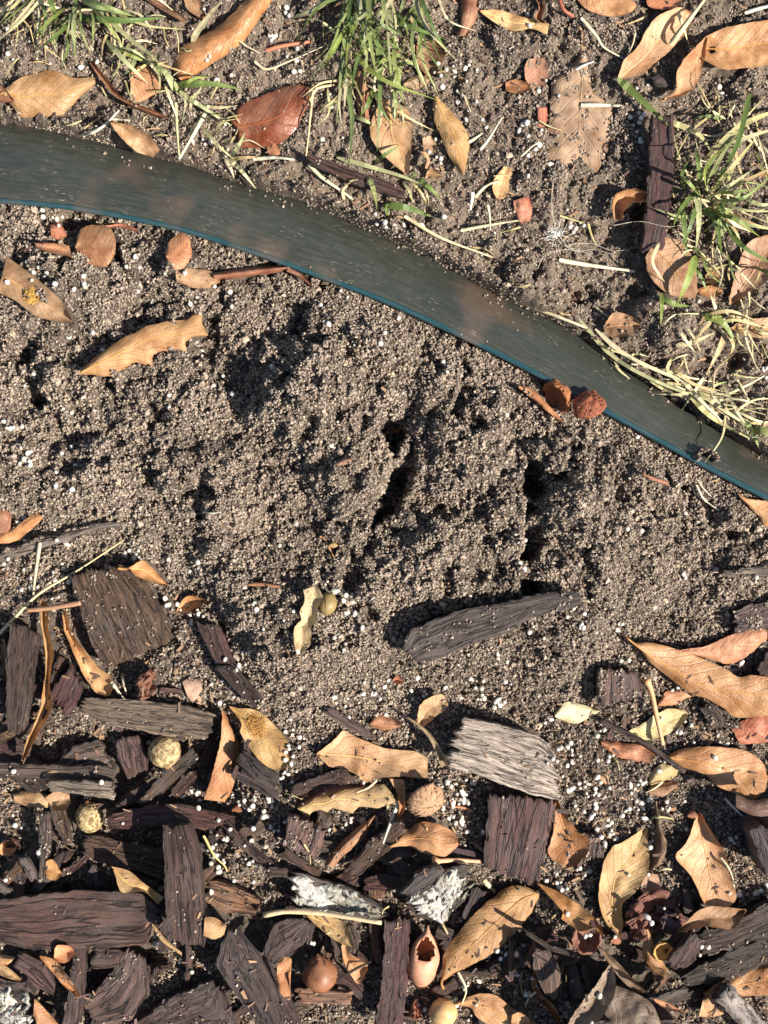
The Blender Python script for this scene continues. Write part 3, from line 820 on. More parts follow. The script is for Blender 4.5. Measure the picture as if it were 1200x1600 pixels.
chip('dark frayed splinter slanting to the bottom border', (88, 76, 72), '396,1500 420,1550 452,1610', '414,1498 444,1548 474,1610', 7, 1.2, lift=2)
chip('broad dark diamond chip with a shadow across it', (84, 72, 70), '358,1446 336,1508 372,1560 410,1610', '366,1448 402,1492 430,1540 446,1610', 7, 0.5)
chip('large ridged dark chip lying on the bottom border', (100, 82, 78), '196,1604 276,1552 334,1528', '230,1640 372,1610 352,1552', 7, 1.2)
chip('dark rounded slab chip under the wide plank chip', (92, 76, 72), '128,1568 172,1520 200,1478', '142,1606 206,1594 232,1552 228,1494', 7, 0.7)
chip('narrow upright dark chip below the wide plank chip', (86, 72, 68), '120,1470 110,1540 94,1612', '139,1470 132,1548 122,1612', 6, 0.9, lift=1)
chip('grey-brown chip lying above the lower left lichen bark', (104, 88, 82), '14,1510 50,1540 86,1556', '26,1484 68,1504 90,1546', 6)
chip('short ribbed chip behind the brown rounded slab', (100, 82, 74), '140,1478 170,1480 194,1484', '140,1512 168,1514 192,1508', 4, 1.2)
chip('upright narrow plank chip between brown acorn and empty acorn', (92, 72, 68), '602,1436 598,1510 592,1560 582,1612', '643,1424 640,1480 635,1550 628,1612', 7, 0.6, lift=3)
chip('small frayed brown chip below the orange torn leaf', (110, 88, 78), '832,1478 834,1516 856,1562', '858,1482 880,1522 866,1568', 5, 1.2)
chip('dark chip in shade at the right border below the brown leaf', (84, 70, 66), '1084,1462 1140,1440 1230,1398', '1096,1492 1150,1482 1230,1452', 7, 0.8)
chip('long blackish chip crossing above the lower right orange leaf', (78, 66, 64), '1056,1528 1130,1492 1230,1446', '1066,1542 1140,1532 1230,1492', 6, 0.8, lift=2)
chip('short purple-brown chip beside the hooked leaf', (94, 72, 70), '1040,1512 1062,1480 1080,1454', '1068,1520 1092,1490 1104,1462', 6)
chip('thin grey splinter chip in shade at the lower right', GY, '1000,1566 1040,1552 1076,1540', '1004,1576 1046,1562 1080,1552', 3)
chip('dark ribbed chip leaving the frame at the right border', (84, 74, 72), '1168,1290 1184,1330 1196,1372', '1290,1275 1300,1330 1300,1390', 26, 1.1)  # real chip, made thicker and stretched out of view to cast shade leftward
chip('dark chip buried in mound soil at the right border', (100, 86, 80), '1142,960 1170,946 1230,932', '1146,990 1176,986 1230,975', 5, dust=.22)
chip('dark chip under the big folded leaf at right', DR, '1180,1058 1192,1034 1204,1012', '1200,1072 1216,1048 1228,1026', 5)
chip('small dark bark chip beside the pale green leaf', (96, 80, 72), '1088,1098 1104,1122 1114,1142', '1112,1096 1128,1118 1138,1136', 4, dust=.1)
chip('thick dark chip with soil spilled over it below mound', (98, 78, 70), '934,1040 932,1072 936,1108', '996,1046 1004,1070 1002,1094', 9, 0.6, lift=1, dust=.3)
chip('grey splintered stick poking from soil at the right', (140, 130, 120), '1120,896 1160,888 1230,884', '1124,900 1166,904 1230,906', 4, 0.8, dust=.15)
chip('grey charred-looking stick half buried in the mound', (104, 98, 98), '626,1012 640,984 700,958 760,946 830,932 908,922', '650,1036 694,1028 742,1006 792,986 830,966 912,944', 8, 0.8, jag=5, q=.75, lift=2.6, dust=.03, tilt=6)
chip('dark purple-brown chip below the whitish chip', (92, 72, 68), '764,1236 760,1292 754,1358', '869,1246 856,1320 838,1390', 8, 0.9, jag=9)
chip('large whitish weathered chip with fine ridges', (200, 192, 182), '712,1120 770,1130 842,1150 868,1172', '690,1194 760,1216 830,1242 886,1253', 10, 1.1, jag=16, pitch=-1, groove=1.2, lift=4, ridge=.7)
chip('very wide dark plank chip entering from the left border', (96, 74, 68), '-30,1412 70,1397 140,1391 222,1396 256,1424', '-30,1466 50,1484 150,1482 228,1477 258,1432', 6, 0.45, jag=12, lift=3)
chip('upright dark block chip with a bright right side', (84, 66, 60), '254,1288 257,1350 258,1420 262,1476', '296,1288 312,1350 320,1430 318,1482', 14, 1.0, jag=6, lift=4, roll=-2.2)
chip('short grey chip leaning on the left border plank', (120, 110, 106), '-20,1366 0,1380 24,1392', '-20,1382 0,1394 16,1400', 4)
chip('thick dark plank added at the bottom border to shade the leaves', DK, '900,1606 960,1592 1060,1594', '900,1700 980,1700 1060,1690', 24, 1.0)  # invented plank, mostly out of view, added for the shadow it casts
chip('long dark bark stick beside the right grass tuft', (86, 66, 64), '1018,178 1015,260 1008,340 1000,398', '1053,176 1053,260 1046,330 1036,394', 8, 0.9, lift=1)
chip('brown bark strip under the fallen grass stem above edging', (96, 74, 64), '468,234 540,262 632,292', '478,252 550,286 636,312', 5, 0.9)
chip('tiny dark chip below the two upper right leaves', (98, 86, 82), '1014,122 1030,116 1052,132', '1018,132 1034,136 1054,142', 3)
chip('thin grey stick crossing the left border soil', (138, 130, 124), '-20,874 60,845 150,820 190,814', '-20,884 70,856 150,829 190,819', 3, 0.6, jag=4)
chip('thin brown splinter under the small grey round leaf', (106, 86, 78), '243,1072 268,1074 290,1082', '244,1078 268,1084 288,1088', 2)
chip('dark chip beside the orange torn leaf stem', DK, '866,1298 880,1312 884,1346', '940,1300 950,1320 942,1344', 5, dust=.2)
chip('thin dark twig chip running under the orange torn leaf', DK, '815,1450 860,1478 905,1490', '818,1458 862,1488 908,1498', 3)

# ------------------------------------------------------------------ lichen-covered bark
def lichen_bark(label, A, B, patches, thick=6, col=(92, 84, 76)):
    o, (X, Y, Z) = chip(label, col, A, B, thick, 1.5, jag=22, name='lichen_bark', cat='bark', lift=2)
    nu, nv = X.shape
    loc = np.array(o.location)
    for (pu, pv, ru, rv, c) in patches:
        k = 21
        sd = random.randint(0, 999)
        g = np.linspace(-1, 1, k); GU, GV = np.meshgrid(g, g, indexing='ij')
        ang = np.arctan2(GV, GU)
        rr = np.maximum(np.abs(GU), np.abs(GV)); hy = np.hypot(GU, GV) + 1e-9
        sq = rr / hy
        edge = 0.8 + 0.6 * vnoise(np.cos(ang) * 2.6 + 5, np.sin(ang) * 2.6 + 5, sd) + .35 * vnoise(np.cos(ang) * 7, np.sin(ang) * 7, sd + 2)
        uu = np.clip(pu + GU * sq * ru * edge, 0, 1) * (nu - 1); vv = np.clip(pv + GV * sq * rv * edge, 0, 1) * (nv - 1)
        i0 = np.clip(uu.astype(int), 0, nu - 2); j0 = np.clip(vv.astype(int), 0, nv - 2); fu = uu - i0; fv = vv - j0
        def s(a): return (a[i0, j0] * (1 - fu) + a[i0 + 1, j0] * fu) * (1 - fv) + (a[i0, j0 + 1] * (1 - fu) + a[i0 + 1, j0 + 1] * fu) * fv
        x, y, z = s(X), s(Y), s(Z)
        lump = 0.0013 * (1 - rr ** 4) + 0.0016 * np.clip(fbm(x * 1100, y * 1100, 3, sd), -.25, 1) * (1 - rr ** 6) - 0.0004 * (rr ** 4)
        V = np.stack([x, y, z + lump], -1).reshape(-1, 3) - loc
        F = grid_faces(k, k)
        if sum(np.cross(V[f[1]] - V[f[0]], V[f[2]] - V[f[0]])[2] for f in F) < 0: F = [f[::-1] for f in F]
        link('lichen', mesh_from('lichen', V, F, None, True, M_LICHEN), o, (*lin(jit(c, 6)), .2))
        np.maximum.at(H, ridx(x, y), z + lump)
W1, W2, W3 = (178, 172, 160), (150, 145, 132), (120, 114, 98)
lichen_bark('pale lichen crusted bark strip lying left of the bark with forked lichen', '438,1358 480,1368 540,1384 606,1420', '446,1406 480,1430 560,1438 612,1434',
            [(.14, .35, .16, .4, W1), (.3, .6, .2, .5, W1), (.45, .3, .16, .4, W2), (.55, .7, .18, .4, W3), (.7, .45, .17, .46, W2), (.86, .6, .15, .45, W3), (.08, .75, .1, .25, W2)])
lichen_bark('bark piece with forked bright white lichen', '624,1412 662,1378 700,1356 738,1350', '640,1430 690,1442 716,1416 750,1384',
            [(.13, .5, .18, .5, W1), (.36, .62, .18, .46, W1), (.55, .4, .16, .46, W2), (.78, .45, .2, .52, W1), (.9, .7, .1, .3, W3), (.5, .85, .12, .25, W2), (.6, .65, .14, .3, W1)])
lichen_bark('white lichen bark in the lower left corner', '-40,1540 0,1530 40,1536 58,1560', '-40,1660 0,1650 40,1640 62,1606',
            [(.45, .25, .2, .22, W1), (.65, .5, .2, .25, W1), (.85, .3, .12, .25, W2), (.45, .6, .2, .2, W2), (.9, .65, .1, .2, W1), (.3, .4, .15, .2, W3)], 9)
o, _ = chip('blackened bark behind the forked lichen piece', (70, 66, 64), '622,1398 650,1366 684,1348', '640,1404 668,1382 700,1362', 5, 1.3)

# ------------------------------------------------------------------ leaves
OR, TN, PL, RD, GO = (196, 136, 78), (208, 164, 112), (226, 194, 140), (170, 92, 58), (204, 146, 82)
# lawn side
leaf('long glossy orange-brown leaf with a dark split at the top border', (190, 124, 68), '437,-14 402,33 383,62 333,99 286,128', '398,-20 376,8 347,37 302,63 274,82 272,116', curl=-5, gloss=.7, rib=False)
leaf('tan brown leaf with a dark nick just above the left edging end', (200, 150, 92), '4,142 30,122 62,113 84,110 112,121 148,121', '4,148 22,170 36,184 62,181 95,180 124,152 149,132', curl=-2.5, gloss=.5, stalk='4,145 -8,150', lift=1)
leaf('small reddish tan leaf tip at the left border above edging', (184, 126, 88), '-30,135 0,133 22,156', '-30,165 0,161 21,160', curl=2, rib=False)
leaf('glossy dark red-brown leaf with grass shadows across it', (168, 88, 52), '360,188 376,166 400,154 443,136 476,134 487,148', '361,192 372,208 374,229 402,231 432,226 462,202 487,152', curl=-3, gloss=.9, lift=1)
leaf('peach tan leaf under the top centre grass blades', (206, 162, 118), '592,158 578,203 588,230 614,256 634,272', '612,156 640,175 643,205 642,235 638,271', gloss=.25)
leaf('slim golden tan leaf right of the centre grass', (206, 156, 98), '678,151 677,182 690,216 702,246 722,273', '684,151 706,175 726,200 733,222 730,250 726,273', curl=-3, gloss=.5, lift=1)
leaf('small light tan leaf piece below slim golden leaf', (216, 166, 112), '788,260 775,275 770,294 776,311', '798,262 797,282 790,306 778,311', curl=1.5, rib=False)
leaf('broad speckled dusty tan leaf with a long stalk tip', (186, 150, 120), '907,60 902,90 889,106 862,126 860,162 857,202 855,240 864,262', '910,60 920,78 920,98 920,116 928,146 958,165 956,200 950,236 934,270', M='909,60 910,110 906,180 902,264', stalk='909,62 909,50 905,42', wav=2.2, gloss=.0, dust=.3, smooth=False, curl=-2, q=.7, n=(46, 19))
leaf('pale tan leaf slanting up right with a green blade at its tip', (218, 172, 122), '965,124 976,95 1000,68 1012,44 1032,22 1062,12 1084,20', '967,125 1002,116 1030,92 1046,80 1066,60 1086,24', curl=2, gloss=.25, lift=1)
leaf('golden mottled leaf with a hole at the upper right border', (212, 150, 84), '1096,60 1128,45 1170,36 1240,24', '1097,92 1130,108 1170,106 1240,96', gloss=.5, lift=1.5, holes=((1113, 78, 6),), n=(44, 27))
leaf('folded pinkish tan leaf in front of the golden mottled leaf', (202, 152, 108), '1104,56 1076,84 1058,114 1056,140 1040,153', '1105,58 1101,95 1094,122 1074,146 1042,154', curl=3, roll=-2, gloss=.2, lift=1, stalk='1041,153 1032,158')
leaf('orange tan leaf cut by the top border right of centre', (206, 148, 92), '892,-14 916,14 948,25 974,24', '930,-26 960,-14 992,4 990,16', gloss=.4, rib=False)
leaf('reddish leaf sliver at the top border above pale tan leaf', (192, 118, 72), '1008,-14 1014,10 1036,15', '1060,-20 1066,2 1048,14', rib=False, gloss=.4)
leaf('pale straw-coloured leaf lying near the top border', (222, 184, 128), '750,17 775,15 802,22 830,30 858,37', '752,20 774,36 800,48 830,45 855,54', curl=1.5, gloss=.2)
leaf('thin crescent brown leaf edge near the top border', (176, 124, 80), '832,-10 842,10 836,28 848,36', '838,-10 850,12 846,28 852,36', curl=3, rib=False)
leaf('rust coloured long flake at the top border', (180, 120, 84), '724,-16 719,28 712,56', '753,-16 745,26 728,56', gloss=.2, wav=.8, rib=False)
leaf('brown leaf shaded on its left beside grass stems', (176, 122, 84), '650,66 652,98 668,120', '690,62 694,90 678,116', curl=3, rib=False)
leaf('cream torn flake below the shaded brown leaf', (220, 184, 134), '630,128 648,117 672,122', '632,136 652,138 670,130', rib=False, name='leaf_fragment')
leaf('soil-covered rusty flake left of speckled leaf', (188, 134, 98), '824,92 820,120 836,150', '850,90 858,116 846,150', rib=False, gloss=.05, dust=.35)
leaf('orange fragment beside the soil-covered rusty flake', (200, 132, 78), '790,128 806,124 826,130', '790,142 808,146 828,142', rib=False, name='leaf_fragment')
leaf('tiny brick-red fragment left of speckled leaf', (188, 104, 70), '838,168 840,184 839,198', '855,168 854,186 850,198', rib=False, curl=-1, name='leaf_fragment')
leaf('brown leaf under the right tuft, crossed by a green blade', (168, 118, 80), '1008,402 1016,432 1046,460 1086,466', '1030,368 1066,380 1086,414 1090,456', gloss=.3)
leaf('pinkish tan leaf at the right border below the tuft', (202, 154, 118), '1138,476 1146,440 1156,408 1174,376 1230,360', '1150,472 1190,446 1206,430 1220,400 1234,370', gloss=.3, lift=1)
leaf('cream tan leaf tip at the right border among straw', (220, 180, 132), '1140,512 1166,500 1240,490', '1142,515 1172,526 1240,532', curl=2, gloss=.2)
leaf('small peach leaf in soil just above the edging', (208, 160, 114), '944,508 960,489 985,493 1002,506', '943,514 958,528 985,523 1001,510', gloss=.1, dust=.06)
leaf('curled ring-like dry leaf beside the bark stick', (190, 134, 84), '960,344 958,318 966,300 990,294 1010,300', '972,344 976,330 988,318 1000,316 1012,314', curl=6, rib=False)
leaf('small red crumpled fragment near the white lint', (176, 104, 76), '802,314 806,336 816,350', '826,306 832,326 828,344', curl=-2, rib=False, name='leaf_fragment', wav=2)
leaf('pale broken flake below the peach tan leaf', (214, 168, 122), '660,215 672,212 680,222', '662,236 676,238 682,228', rib=False, name='leaf_fragment')
leaf('second pale flake above the edging bark strip', (210, 164, 120), '654,236 664,248 662,262', '668,238 672,252 668,264', rib=False, name='leaf_fragment')
leaf('cream triangular flake below slim golden leaf', (222, 182, 134), '668,266 676,262 690,272', '664,278 678,278 690,276', rib=False, name='leaf_fragment')
leaf('orange leaf fragment among straw beside the tuft base', (206, 148, 88), '1088,452 1110,446 1130,452', '1092,460 1114,466 1128,458', rib=False, curl=2, name='leaf_fragment')
leaf('small tan flake in the straw right of the tuft', (216, 174, 110), '1102,430 1110,422 1124,424', '1104,442 1114,444 1124,440', rib=False, name='leaf_fragment')
leaf('tan torn leaf hanging over the top of the edging', (196, 148, 100), '172,192 186,212 200,226 214,238', '176,190 206,196 234,210 250,234 240,246', curl=2, lift=3, tilt=20, smooth=False, wav=2, rib=False)
leaf('dark brown leaf shred at the top left under grass', (150, 104, 74), '228,0 250,14 288,36', '236,-6 262,6 291,30', curl=2, rib=False)
leaf('brown folded leaf at the top border beside glossy leaf', (154, 108, 72), '286,-10 292,14 322,34', '312,-14 316,12 326,32', rib=False)
leaf('brown curled leaf edge below the top left grass stems', (168, 116, 78), '140,98 160,128 184,154 230,176 262,186', '146,96 170,126 192,152 234,170 262,182', curl=3, rib=False)
leaf('orange leaf patch seen through the top left grass', (196, 140, 90), '204,108 222,100 244,116 254,138', '204,158 220,160 238,150 252,144', rib=False, gloss=.3)
leaf('brown leaf strip between grass stems at top centre', (178, 116, 74), '555,112 556,150 562,190', '574,110 578,150 576,190', rib=False)
leaf('rusty leaf fragment poking out left of the bark strip', (184, 118, 78), '418,232 426,224 436,230', '420,242 430,246 438,240', rib=False, name='leaf_fragment')
# bed side
leaf('rounded golden brown leaf under the edging at left', (192, 134, 78), '117,384 126,357 150,352 172,356 181,374', '118,388 122,402 142,413 166,416 180,396', curl=-3, gloss=.4, rib=False)
leaf('small orange-brown oval leaf below the edging', (204, 138, 86), '259,398 264,378 282,364 296,370', '260,404 270,420 288,418 299,398 297,374', curl=-2, gloss=.4, rib=False)
leaf('dusty pale leaf beside the rolled red leaf', (198, 156, 112), '274,424 300,420 330,424 344,436', '276,440 304,450 328,450 344,442', dust=.12, rib=False)
leaf('long rolled reddish leaf lying below the edging', (182, 106, 68), '333,426 380,419 420,415 452,415', '335,438 380,434 422,427 452,421', curl=-5, rib=False, lift=1)
leaf('thin dark leaf sliver bent off the rolled red leaf', (150, 92, 64), '450,418 472,428 488,444', '448,424 468,434 484,446', curl=1, rib=False)
leaf('dark leaf with pale rim and yellow mould spot', (176, 138, 98), '10,400 48,428 70,446 96,470 112,498', '-6,456 24,470 50,490 76,500 112,506', curl=3.5, M='4,430 36,450 60,468 86,486 112,502', gloss=.2)
leaf('golden toothed leaf lying alone on the mound', (196, 146, 84), '122,584 150,556 190,530 230,510 258,502 290,500 301,492 317,492 315,504 325,522',
     '122,585 150,586 160,588 178,588 186,580 210,566 240,572 237,558 250,549 275,548 293,553 289,536 302,526 325,525', smooth=False, curl=-3, arch=1.5, gloss=.35, lift=1.5, M='122,584 200,545 260,522 325,523')
leaf('red curled flake below the edging left end', (182, 98, 66), '78,352 92,348 104,364', '80,370 92,374 104,370', curl=-2, rib=False, name='leaf_fragment')
leaf('brown hollow curl beside the rounded golden leaf', (176, 112, 74), '54,380 84,380 108,384', '58,388 84,396 112,402', curl=3, rib=False, name='leaf_fragment')
leaf('thin red leaf strip above the rounded golden leaf', (180, 102, 70), '164,352 190,350 216,358', '166,357 190,356 214,362', rib=False, curl=1, name='leaf_fragment')
leaf('reddish leaf at the left border above grey stick', (178, 108, 76), '-20,800 4,792 18,806', '-20,846 4,842 16,828', curl=-2, rib=False)
leaf('orange-brown pointed leaf at the left border', (196, 132, 78), '-10,838 20,825 50,805 68,802', '-10,852 22,846 46,830 67,810', gloss=.3)
leaf('small light tan leaf with stalk above the broad cracked chip', (214, 162, 100), '202,887 222,876 236,885 262,912', '203,890 215,901 240,911 262,916', stalk='203,888 194,889 184,888', rib=True, gloss=.4, lift=2)
leaf('small orange pointed leaf right of the broad cracked chip', (208, 150, 86), '277,955 286,936 302,931 324,938', '280,958 296,955 310,949 324,939', gloss=.3)
leaf('long curled peach leaf along the left of the cracked chip', (216, 166, 110), '97,960 100,985 115,1021 130,1055 150,1083 166,1088', '103,954 110,985 121,1003 136,1020 155,1045 172,1055 178,1072 172,1086', smooth=False, curl=3, gloss=.2, lift=1.5, rib=False)
leaf('narrow strap leaf curled lengthwise at the left', (208, 160, 104), '63,938 65,980 71,1020 70,1060 62,1108 45,1150 33,1188', '74,942 76,985 84,1020 77,1062 81,1108 60,1146 38,1191', curl=4, rib=False, lift=2)
leaf('thin orange strip leaf at the left border', (206, 150, 98), '-4,1000 2,1030 6,1066', '6,998 12,1030 12,1062', rib=False)
leaf('small round greyish pink leaf beside the slim black chip', (176, 142, 122), '285,1066 296,1060 312,1060', '294,1092 304,1096 317,1080', rib=False, gloss=.1)
leaf('yellow two-lobed leaf with a fuzzy brown patch', (226, 184, 112), '358,1103 376,1107 402,1110 430,1134 450,1160 452,1182', '361,1109 378,1131 376,1146 395,1176 416,1197 438,1204 452,1192', gloss=.3, lift=2, curl=1.5)
leaf('orange-brown leaf standing on edge beside yellow lobed leaf', (184, 126, 74), '347,1110 345,1150 335,1198 318,1249', '351,1112 371,1156 373,1190 362,1234 350,1253', roll=-4, gloss=.4, lift=3, rib=False)
leaf('pale tan pointed leaf left of the whitish chip', (220, 176, 126), '494,1178 520,1160 536,1140 562,1154 602,1170 650,1174 668,1184', '495,1180 514,1198 536,1201 561,1212 563,1227 590,1215 632,1213 668,1216', smooth=False, gloss=.25, lift=1, M='494,1179 540,1180 600,1190 668,1200')
leaf('small rusty leaf above the pale tan pointed leaf', (196, 132, 82), '577,1130 588,1117 606,1120 628,1128', '579,1134 600,1141 626,1136', rib=False)
leaf('pale upright leaf behind the whitish chip', (214, 178, 126), '653,1134 654,1106 670,1090 690,1084', '658,1139 682,1118 698,1110 701,1094', curl=2, lift=2, rib=False)
leaf('grey curled strip leaning on the whitish chip', (196, 176, 144), '634,1122 656,1138 674,1160 690,1200', '638,1120 662,1136 682,1158 700,1192', curl=2, lift=4, rib=False)
leaf('pale toothed leaf with a red-brown rim', (222, 184, 132), '464,1262 490,1242 540,1230 566,1228 600,1225 621,1250', '466,1265 477,1278 490,1268 505,1273 520,1262 550,1271 560,1260 590,1263 620,1254', smooth=False, gloss=.2, lift=1)
leaf('red-brown leaf edge behind the pale toothed leaf', (150, 78, 48), '462,1256 490,1236 530,1226 568,1224', '466,1262 494,1244 534,1234 570,1230', rib=False, roll=2)
leaf('narrow hanging tan leaf below the pale pointed leaf', (206, 152, 98), '608,1217 620,1238 624,1262 620,1276', '630,1218 634,1240 632,1266 624,1276', curl=2, lift=2, rib=False)
leaf('orange oval leaf in the centre of the mulch', (210, 144, 84), '608,1322 638,1297 664,1284 700,1294 716,1310', '610,1324 640,1323 662,1333 694,1338 716,1320', gloss=.4, lift=2, curl=-2)
leaf('rolled brown leaf beside the square bark chip', (178, 124, 78), '507,1352 520,1330 550,1300 586,1272', '521,1356 545,1331 566,1312 586,1276', curl=-4, lift=2, rib=False)
leaf('orange lobed leaf tucked under the purple-brown chip', (212, 146, 84), '868,1250 866,1290 857,1334 880,1352', '871,1250 884,1275 904,1299 921,1312 918,1334 908,1350 884,1356', gloss=.4, M='869,1250 880,1290 896,1330 886,1353')
leaf('greenish tan leaf with a raised midrib and small hole', (198, 162, 104), '967,1463 946,1440 935,1400 942,1352 955,1326 976,1314 1006,1294', '969,1463 974,1446 972,1416 990,1396 1008,1370 1014,1345 1011,1294', M='968,1463 956,1420 962,1370 985,1340 1009,1294', curl=2, gloss=.3, lift=2, holes=((990, 1335, 3),), n=(46, 25))
leaf('dark slender leaf on edge behind the greenish tan leaf', (142, 108, 74), '1022,1252 1024,1280 1016,1330 1014,1360', '1026,1252 1031,1290 1042,1320 1034,1346 1018,1360', roll=3, rib=False)
leaf('tan brown leaf with soil on its right half', (206, 156, 110), '1090,1272 1082,1292 1070,1320 1056,1340 1080,1370 1102,1414', '1094,1268 1106,1290 1116,1306 1133,1332 1141,1370 1151,1400 1138,1420', gloss=.35, lift=1, M='1092,1270 1098,1310 1108,1360 1120,1417')
leaf('tapering brown leaf right of the broken dark acorn cup', (172, 124, 78), '1058,1454 1080,1433 1110,1417 1166,1421', '1060,1457 1100,1448 1146,1451 1166,1424', gloss=.3, lift=2, rib=False)
leaf('hooked tan leaf hanging below the broken acorn cup', (190, 138, 86), '1008,1452 1004,1490 1018,1514 1034,1525', '1013,1452 1024,1480 1036,1504 1046,1518', curl=-3, lift=3, rib=False)
leaf('orange torn leaf below the purple-brown chip', (216, 156, 86), '838,1378 870,1392 906,1414 930,1434 943,1456', '840,1381 880,1425 877,1436 905,1456 925,1452 942,1462', smooth=False, gloss=.3, lift=2, rib=False)
leaf('large orange-brown leaf beside the empty acorn', (204, 146, 82), '840,1392 800,1384 750,1420 715,1460 693,1494 690,1528', '842,1396 838,1412 816,1444 790,1472 760,1496 720,1516 693,1532', gloss=.4, curl=-3, lift=3, stalk='691,1530 690,1538 693,1545')
leaf('pale slim leaf under the lichen bark', (226, 188, 128), '476,1428 500,1430 530,1437 546,1455 556,1484', '477,1430 500,1451 526,1471 555,1484', gloss=.2, lift=1)
leaf('pale pointed leaf right of the brown acorn', (214, 164, 110), '533,1477 540,1474 548,1490 574,1506', '536,1500 548,1524 562,1538 574,1514', rib=False, lift=1)
leaf('orange upright leaf left of the brown acorn', (206, 138, 80), '434,1502 446,1496 456,1500 450,1520', '432,1530 438,1552 452,1562 453,1540', rib=False)
leaf('tan leaf at the bottom border beside the pale acorn', (212, 156, 96), '708,1568 740,1555 772,1554 802,1576 840,1600', '712,1570 736,1575 746,1590 780,1610 830,1630', gloss=.3, lift=2)
leaf('tan folded leaf above the very wide plank chip', (216, 174, 118), '174,1354 202,1361 222,1378 256,1402', '178,1360 190,1394 225,1394 247,1414', curl=2, lift=2)
leaf('tan leaf piece right of the upright block chip', (222, 172, 118), '320,1432 336,1434 354,1446', '318,1462 336,1468 350,1460', rib=False, lift=1)
leaf('golden leaf piece left of the small triangular chip', (210, 150, 86), '72,1346 82,1343 96,1362', '72,1372 86,1376 96,1368', rib=False)
leaf('orange leaf piece below the very wide plank chip', (216, 150, 96), '84,1494 88,1478 108,1478', '86,1502 104,1504 120,1488', rib=False, lift=1)
leaf('narrow orange leaf strip left of the rounded slab', (204, 142, 88), '62,1493 85,1500 106,1525 126,1556', '62,1497 78,1515 100,1541 122,1559', curl=2, rib=False, lift=2)
leaf('pale leaf at the left border above the corner lichen', (220, 178, 122), '-14,1500 10,1510 34,1530', '-14,1516 6,1526 30,1534', rib=False, lift=1)
leaf('tan leaf piece at the left border beside orange strip', (206, 152, 102), '-14,1492 6,1492 24,1496', '-14,1506 8,1508 18,1502', rib=False)
leaf('orange leaf beside the corner lichen at the bottom', (208, 146, 88), '54,1560 66,1572 96,1606', '52,1586 60,1604 84,1620', rib=False, lift=2)
leaf('pale tan folded fragment beside the oval gall', (208, 168, 122), '20,1240 48,1236 75,1242', '24,1254 52,1262 75,1262', rib=False)
leaf('tan leaf slab behind the oval gall', (190, 150, 108), '70,1246 88,1236 108,1240', '84,1266 100,1266 110,1256', rib=False)
leaf('long pale leaf sliver under the block chip foot', (214, 178, 124), '238,1446 252,1470 284,1494', '236,1440 262,1470 284,1488', rib=False, curl=1)
# right side
leaf('big orange leaf with a dark pointed tip at right', (200, 140, 84), '972,990 990,1003 1022,1005 1062,1016 1102,1031 1136,1046 1154,1058 1176,1055 1240,1062', '972,992 1000,1015 1012,1032 1042,1056 1080,1084 1102,1091 1130,1106 1156,1122 1240,1112', M='972,991 1010,1020 1060,1050 1110,1075 1160,1082 1240,1090', curl=-3, gloss=.75, lift=5, smooth=True)
leaf('red-orange leaf behind the big right leaf', (196, 128, 84), '1058,1016 1100,1010 1150,990 1182,981 1199,986', '1085,1024 1116,1032 1141,1038 1166,1026 1199,998', gloss=.5, rib=False)
leaf('red leaf under the big right leaf at the border', (190, 106, 68), '1142,1138 1172,1122 1240,1112', '1156,1162 1182,1162 1240,1150', gloss=.4, rib=False)
leaf('golden brown curled leaf leaving the frame at right', (208, 142, 82), '1042,1182 1066,1170 1112,1167 1162,1172 1190,1190 1200,1214', '1042,1186 1070,1201 1102,1211 1122,1229 1150,1240 1180,1250', curl=-3, gloss=.5, lift=3, M='1042,1184 1090,1190 1140,1205 1196,1235')
leaf('small glossy red-brown leaf below the thin dark twig', (182, 112, 78), '938,1156 965,1159 1002,1165 1026,1180', '941,1166 960,1181 985,1188 1016,1193', gloss=.8, rib=False)
leaf('whitish speckled leaf on soil below the mound', (232, 222, 186), '866,1116 880,1100 896,1097 938,1110', '869,1122 895,1131 920,1123 938,1111', gloss=.1, rib=False)
leaf('pale green-yellow leaf crossed by the tan stalk', (218, 204, 152), '978,1146 1002,1132 1040,1108 1073,1111', '984,1153 1022,1156 1060,1136 1073,1118', gloss=.2, curl=1)
leaf('orange leaf peeking under the big right leaf tip', (200, 136, 92), '1028,1098 1042,1080 1064,1078', '1030,1104 1056,1100 1080,1088', rib=False)
leaf('pale yellow leaf below the golden brown curled leaf', (222, 200, 140), '1012,1224 1020,1204 1040,1192', '1018,1227 1045,1220 1064,1206', rib=False)
leaf('small brown curl below the pale yellow leaf', (180, 128, 86), '1012,1232 1034,1224 1060,1222', '1016,1242 1038,1243 1058,1232', curl=-2, rib=False, name='leaf_fragment')
leaf('tiny tan wedge flake right of the whitish chip', (206, 158, 114), '920,1212 936,1218 956,1240', '930,1208 944,1214 952,1232', rib=False, name='leaf_fragment')
leaf('tan leaf tip at the right border below the edging', (210, 156, 104), '1153,771 1176,780 1240,786', '1160,782 1185,806 1196,823 1240,812', gloss=.3, rib=False)
leaf('brown leaf sliver beside the scaly cup at the edging', (196, 130, 78), '810,602 832,608 856,631 880,658', '811,607 834,625 858,645 877,660', curl=-1.5, rib=False, lift=1)
leaf('cream leaf under the small green nut', (214, 194, 146), '474,922 476,940 468,956 470,968 460,980 459,1004 464,1026', '496,914 506,934 496,950 494,968 486,980 486,1006 468,1026', gloss=.15, rib=False, dust=.03, curl=2.5, wav=2.4, lift=1.5, smooth=False)
leaf('brown sliver piece under the clod at the edging', (196, 130, 96), '1004,738 1018,744 1046,752', '1006,744 1024,752 1044,758', rib=False, name='leaf_fragment')
leaf('large orange leaf at the lower right border', (204, 142, 84), '1098,1552 1140,1528 1240,1488', '1102,1556 1150,1557 1240,1554', gloss=.5, lift=1)
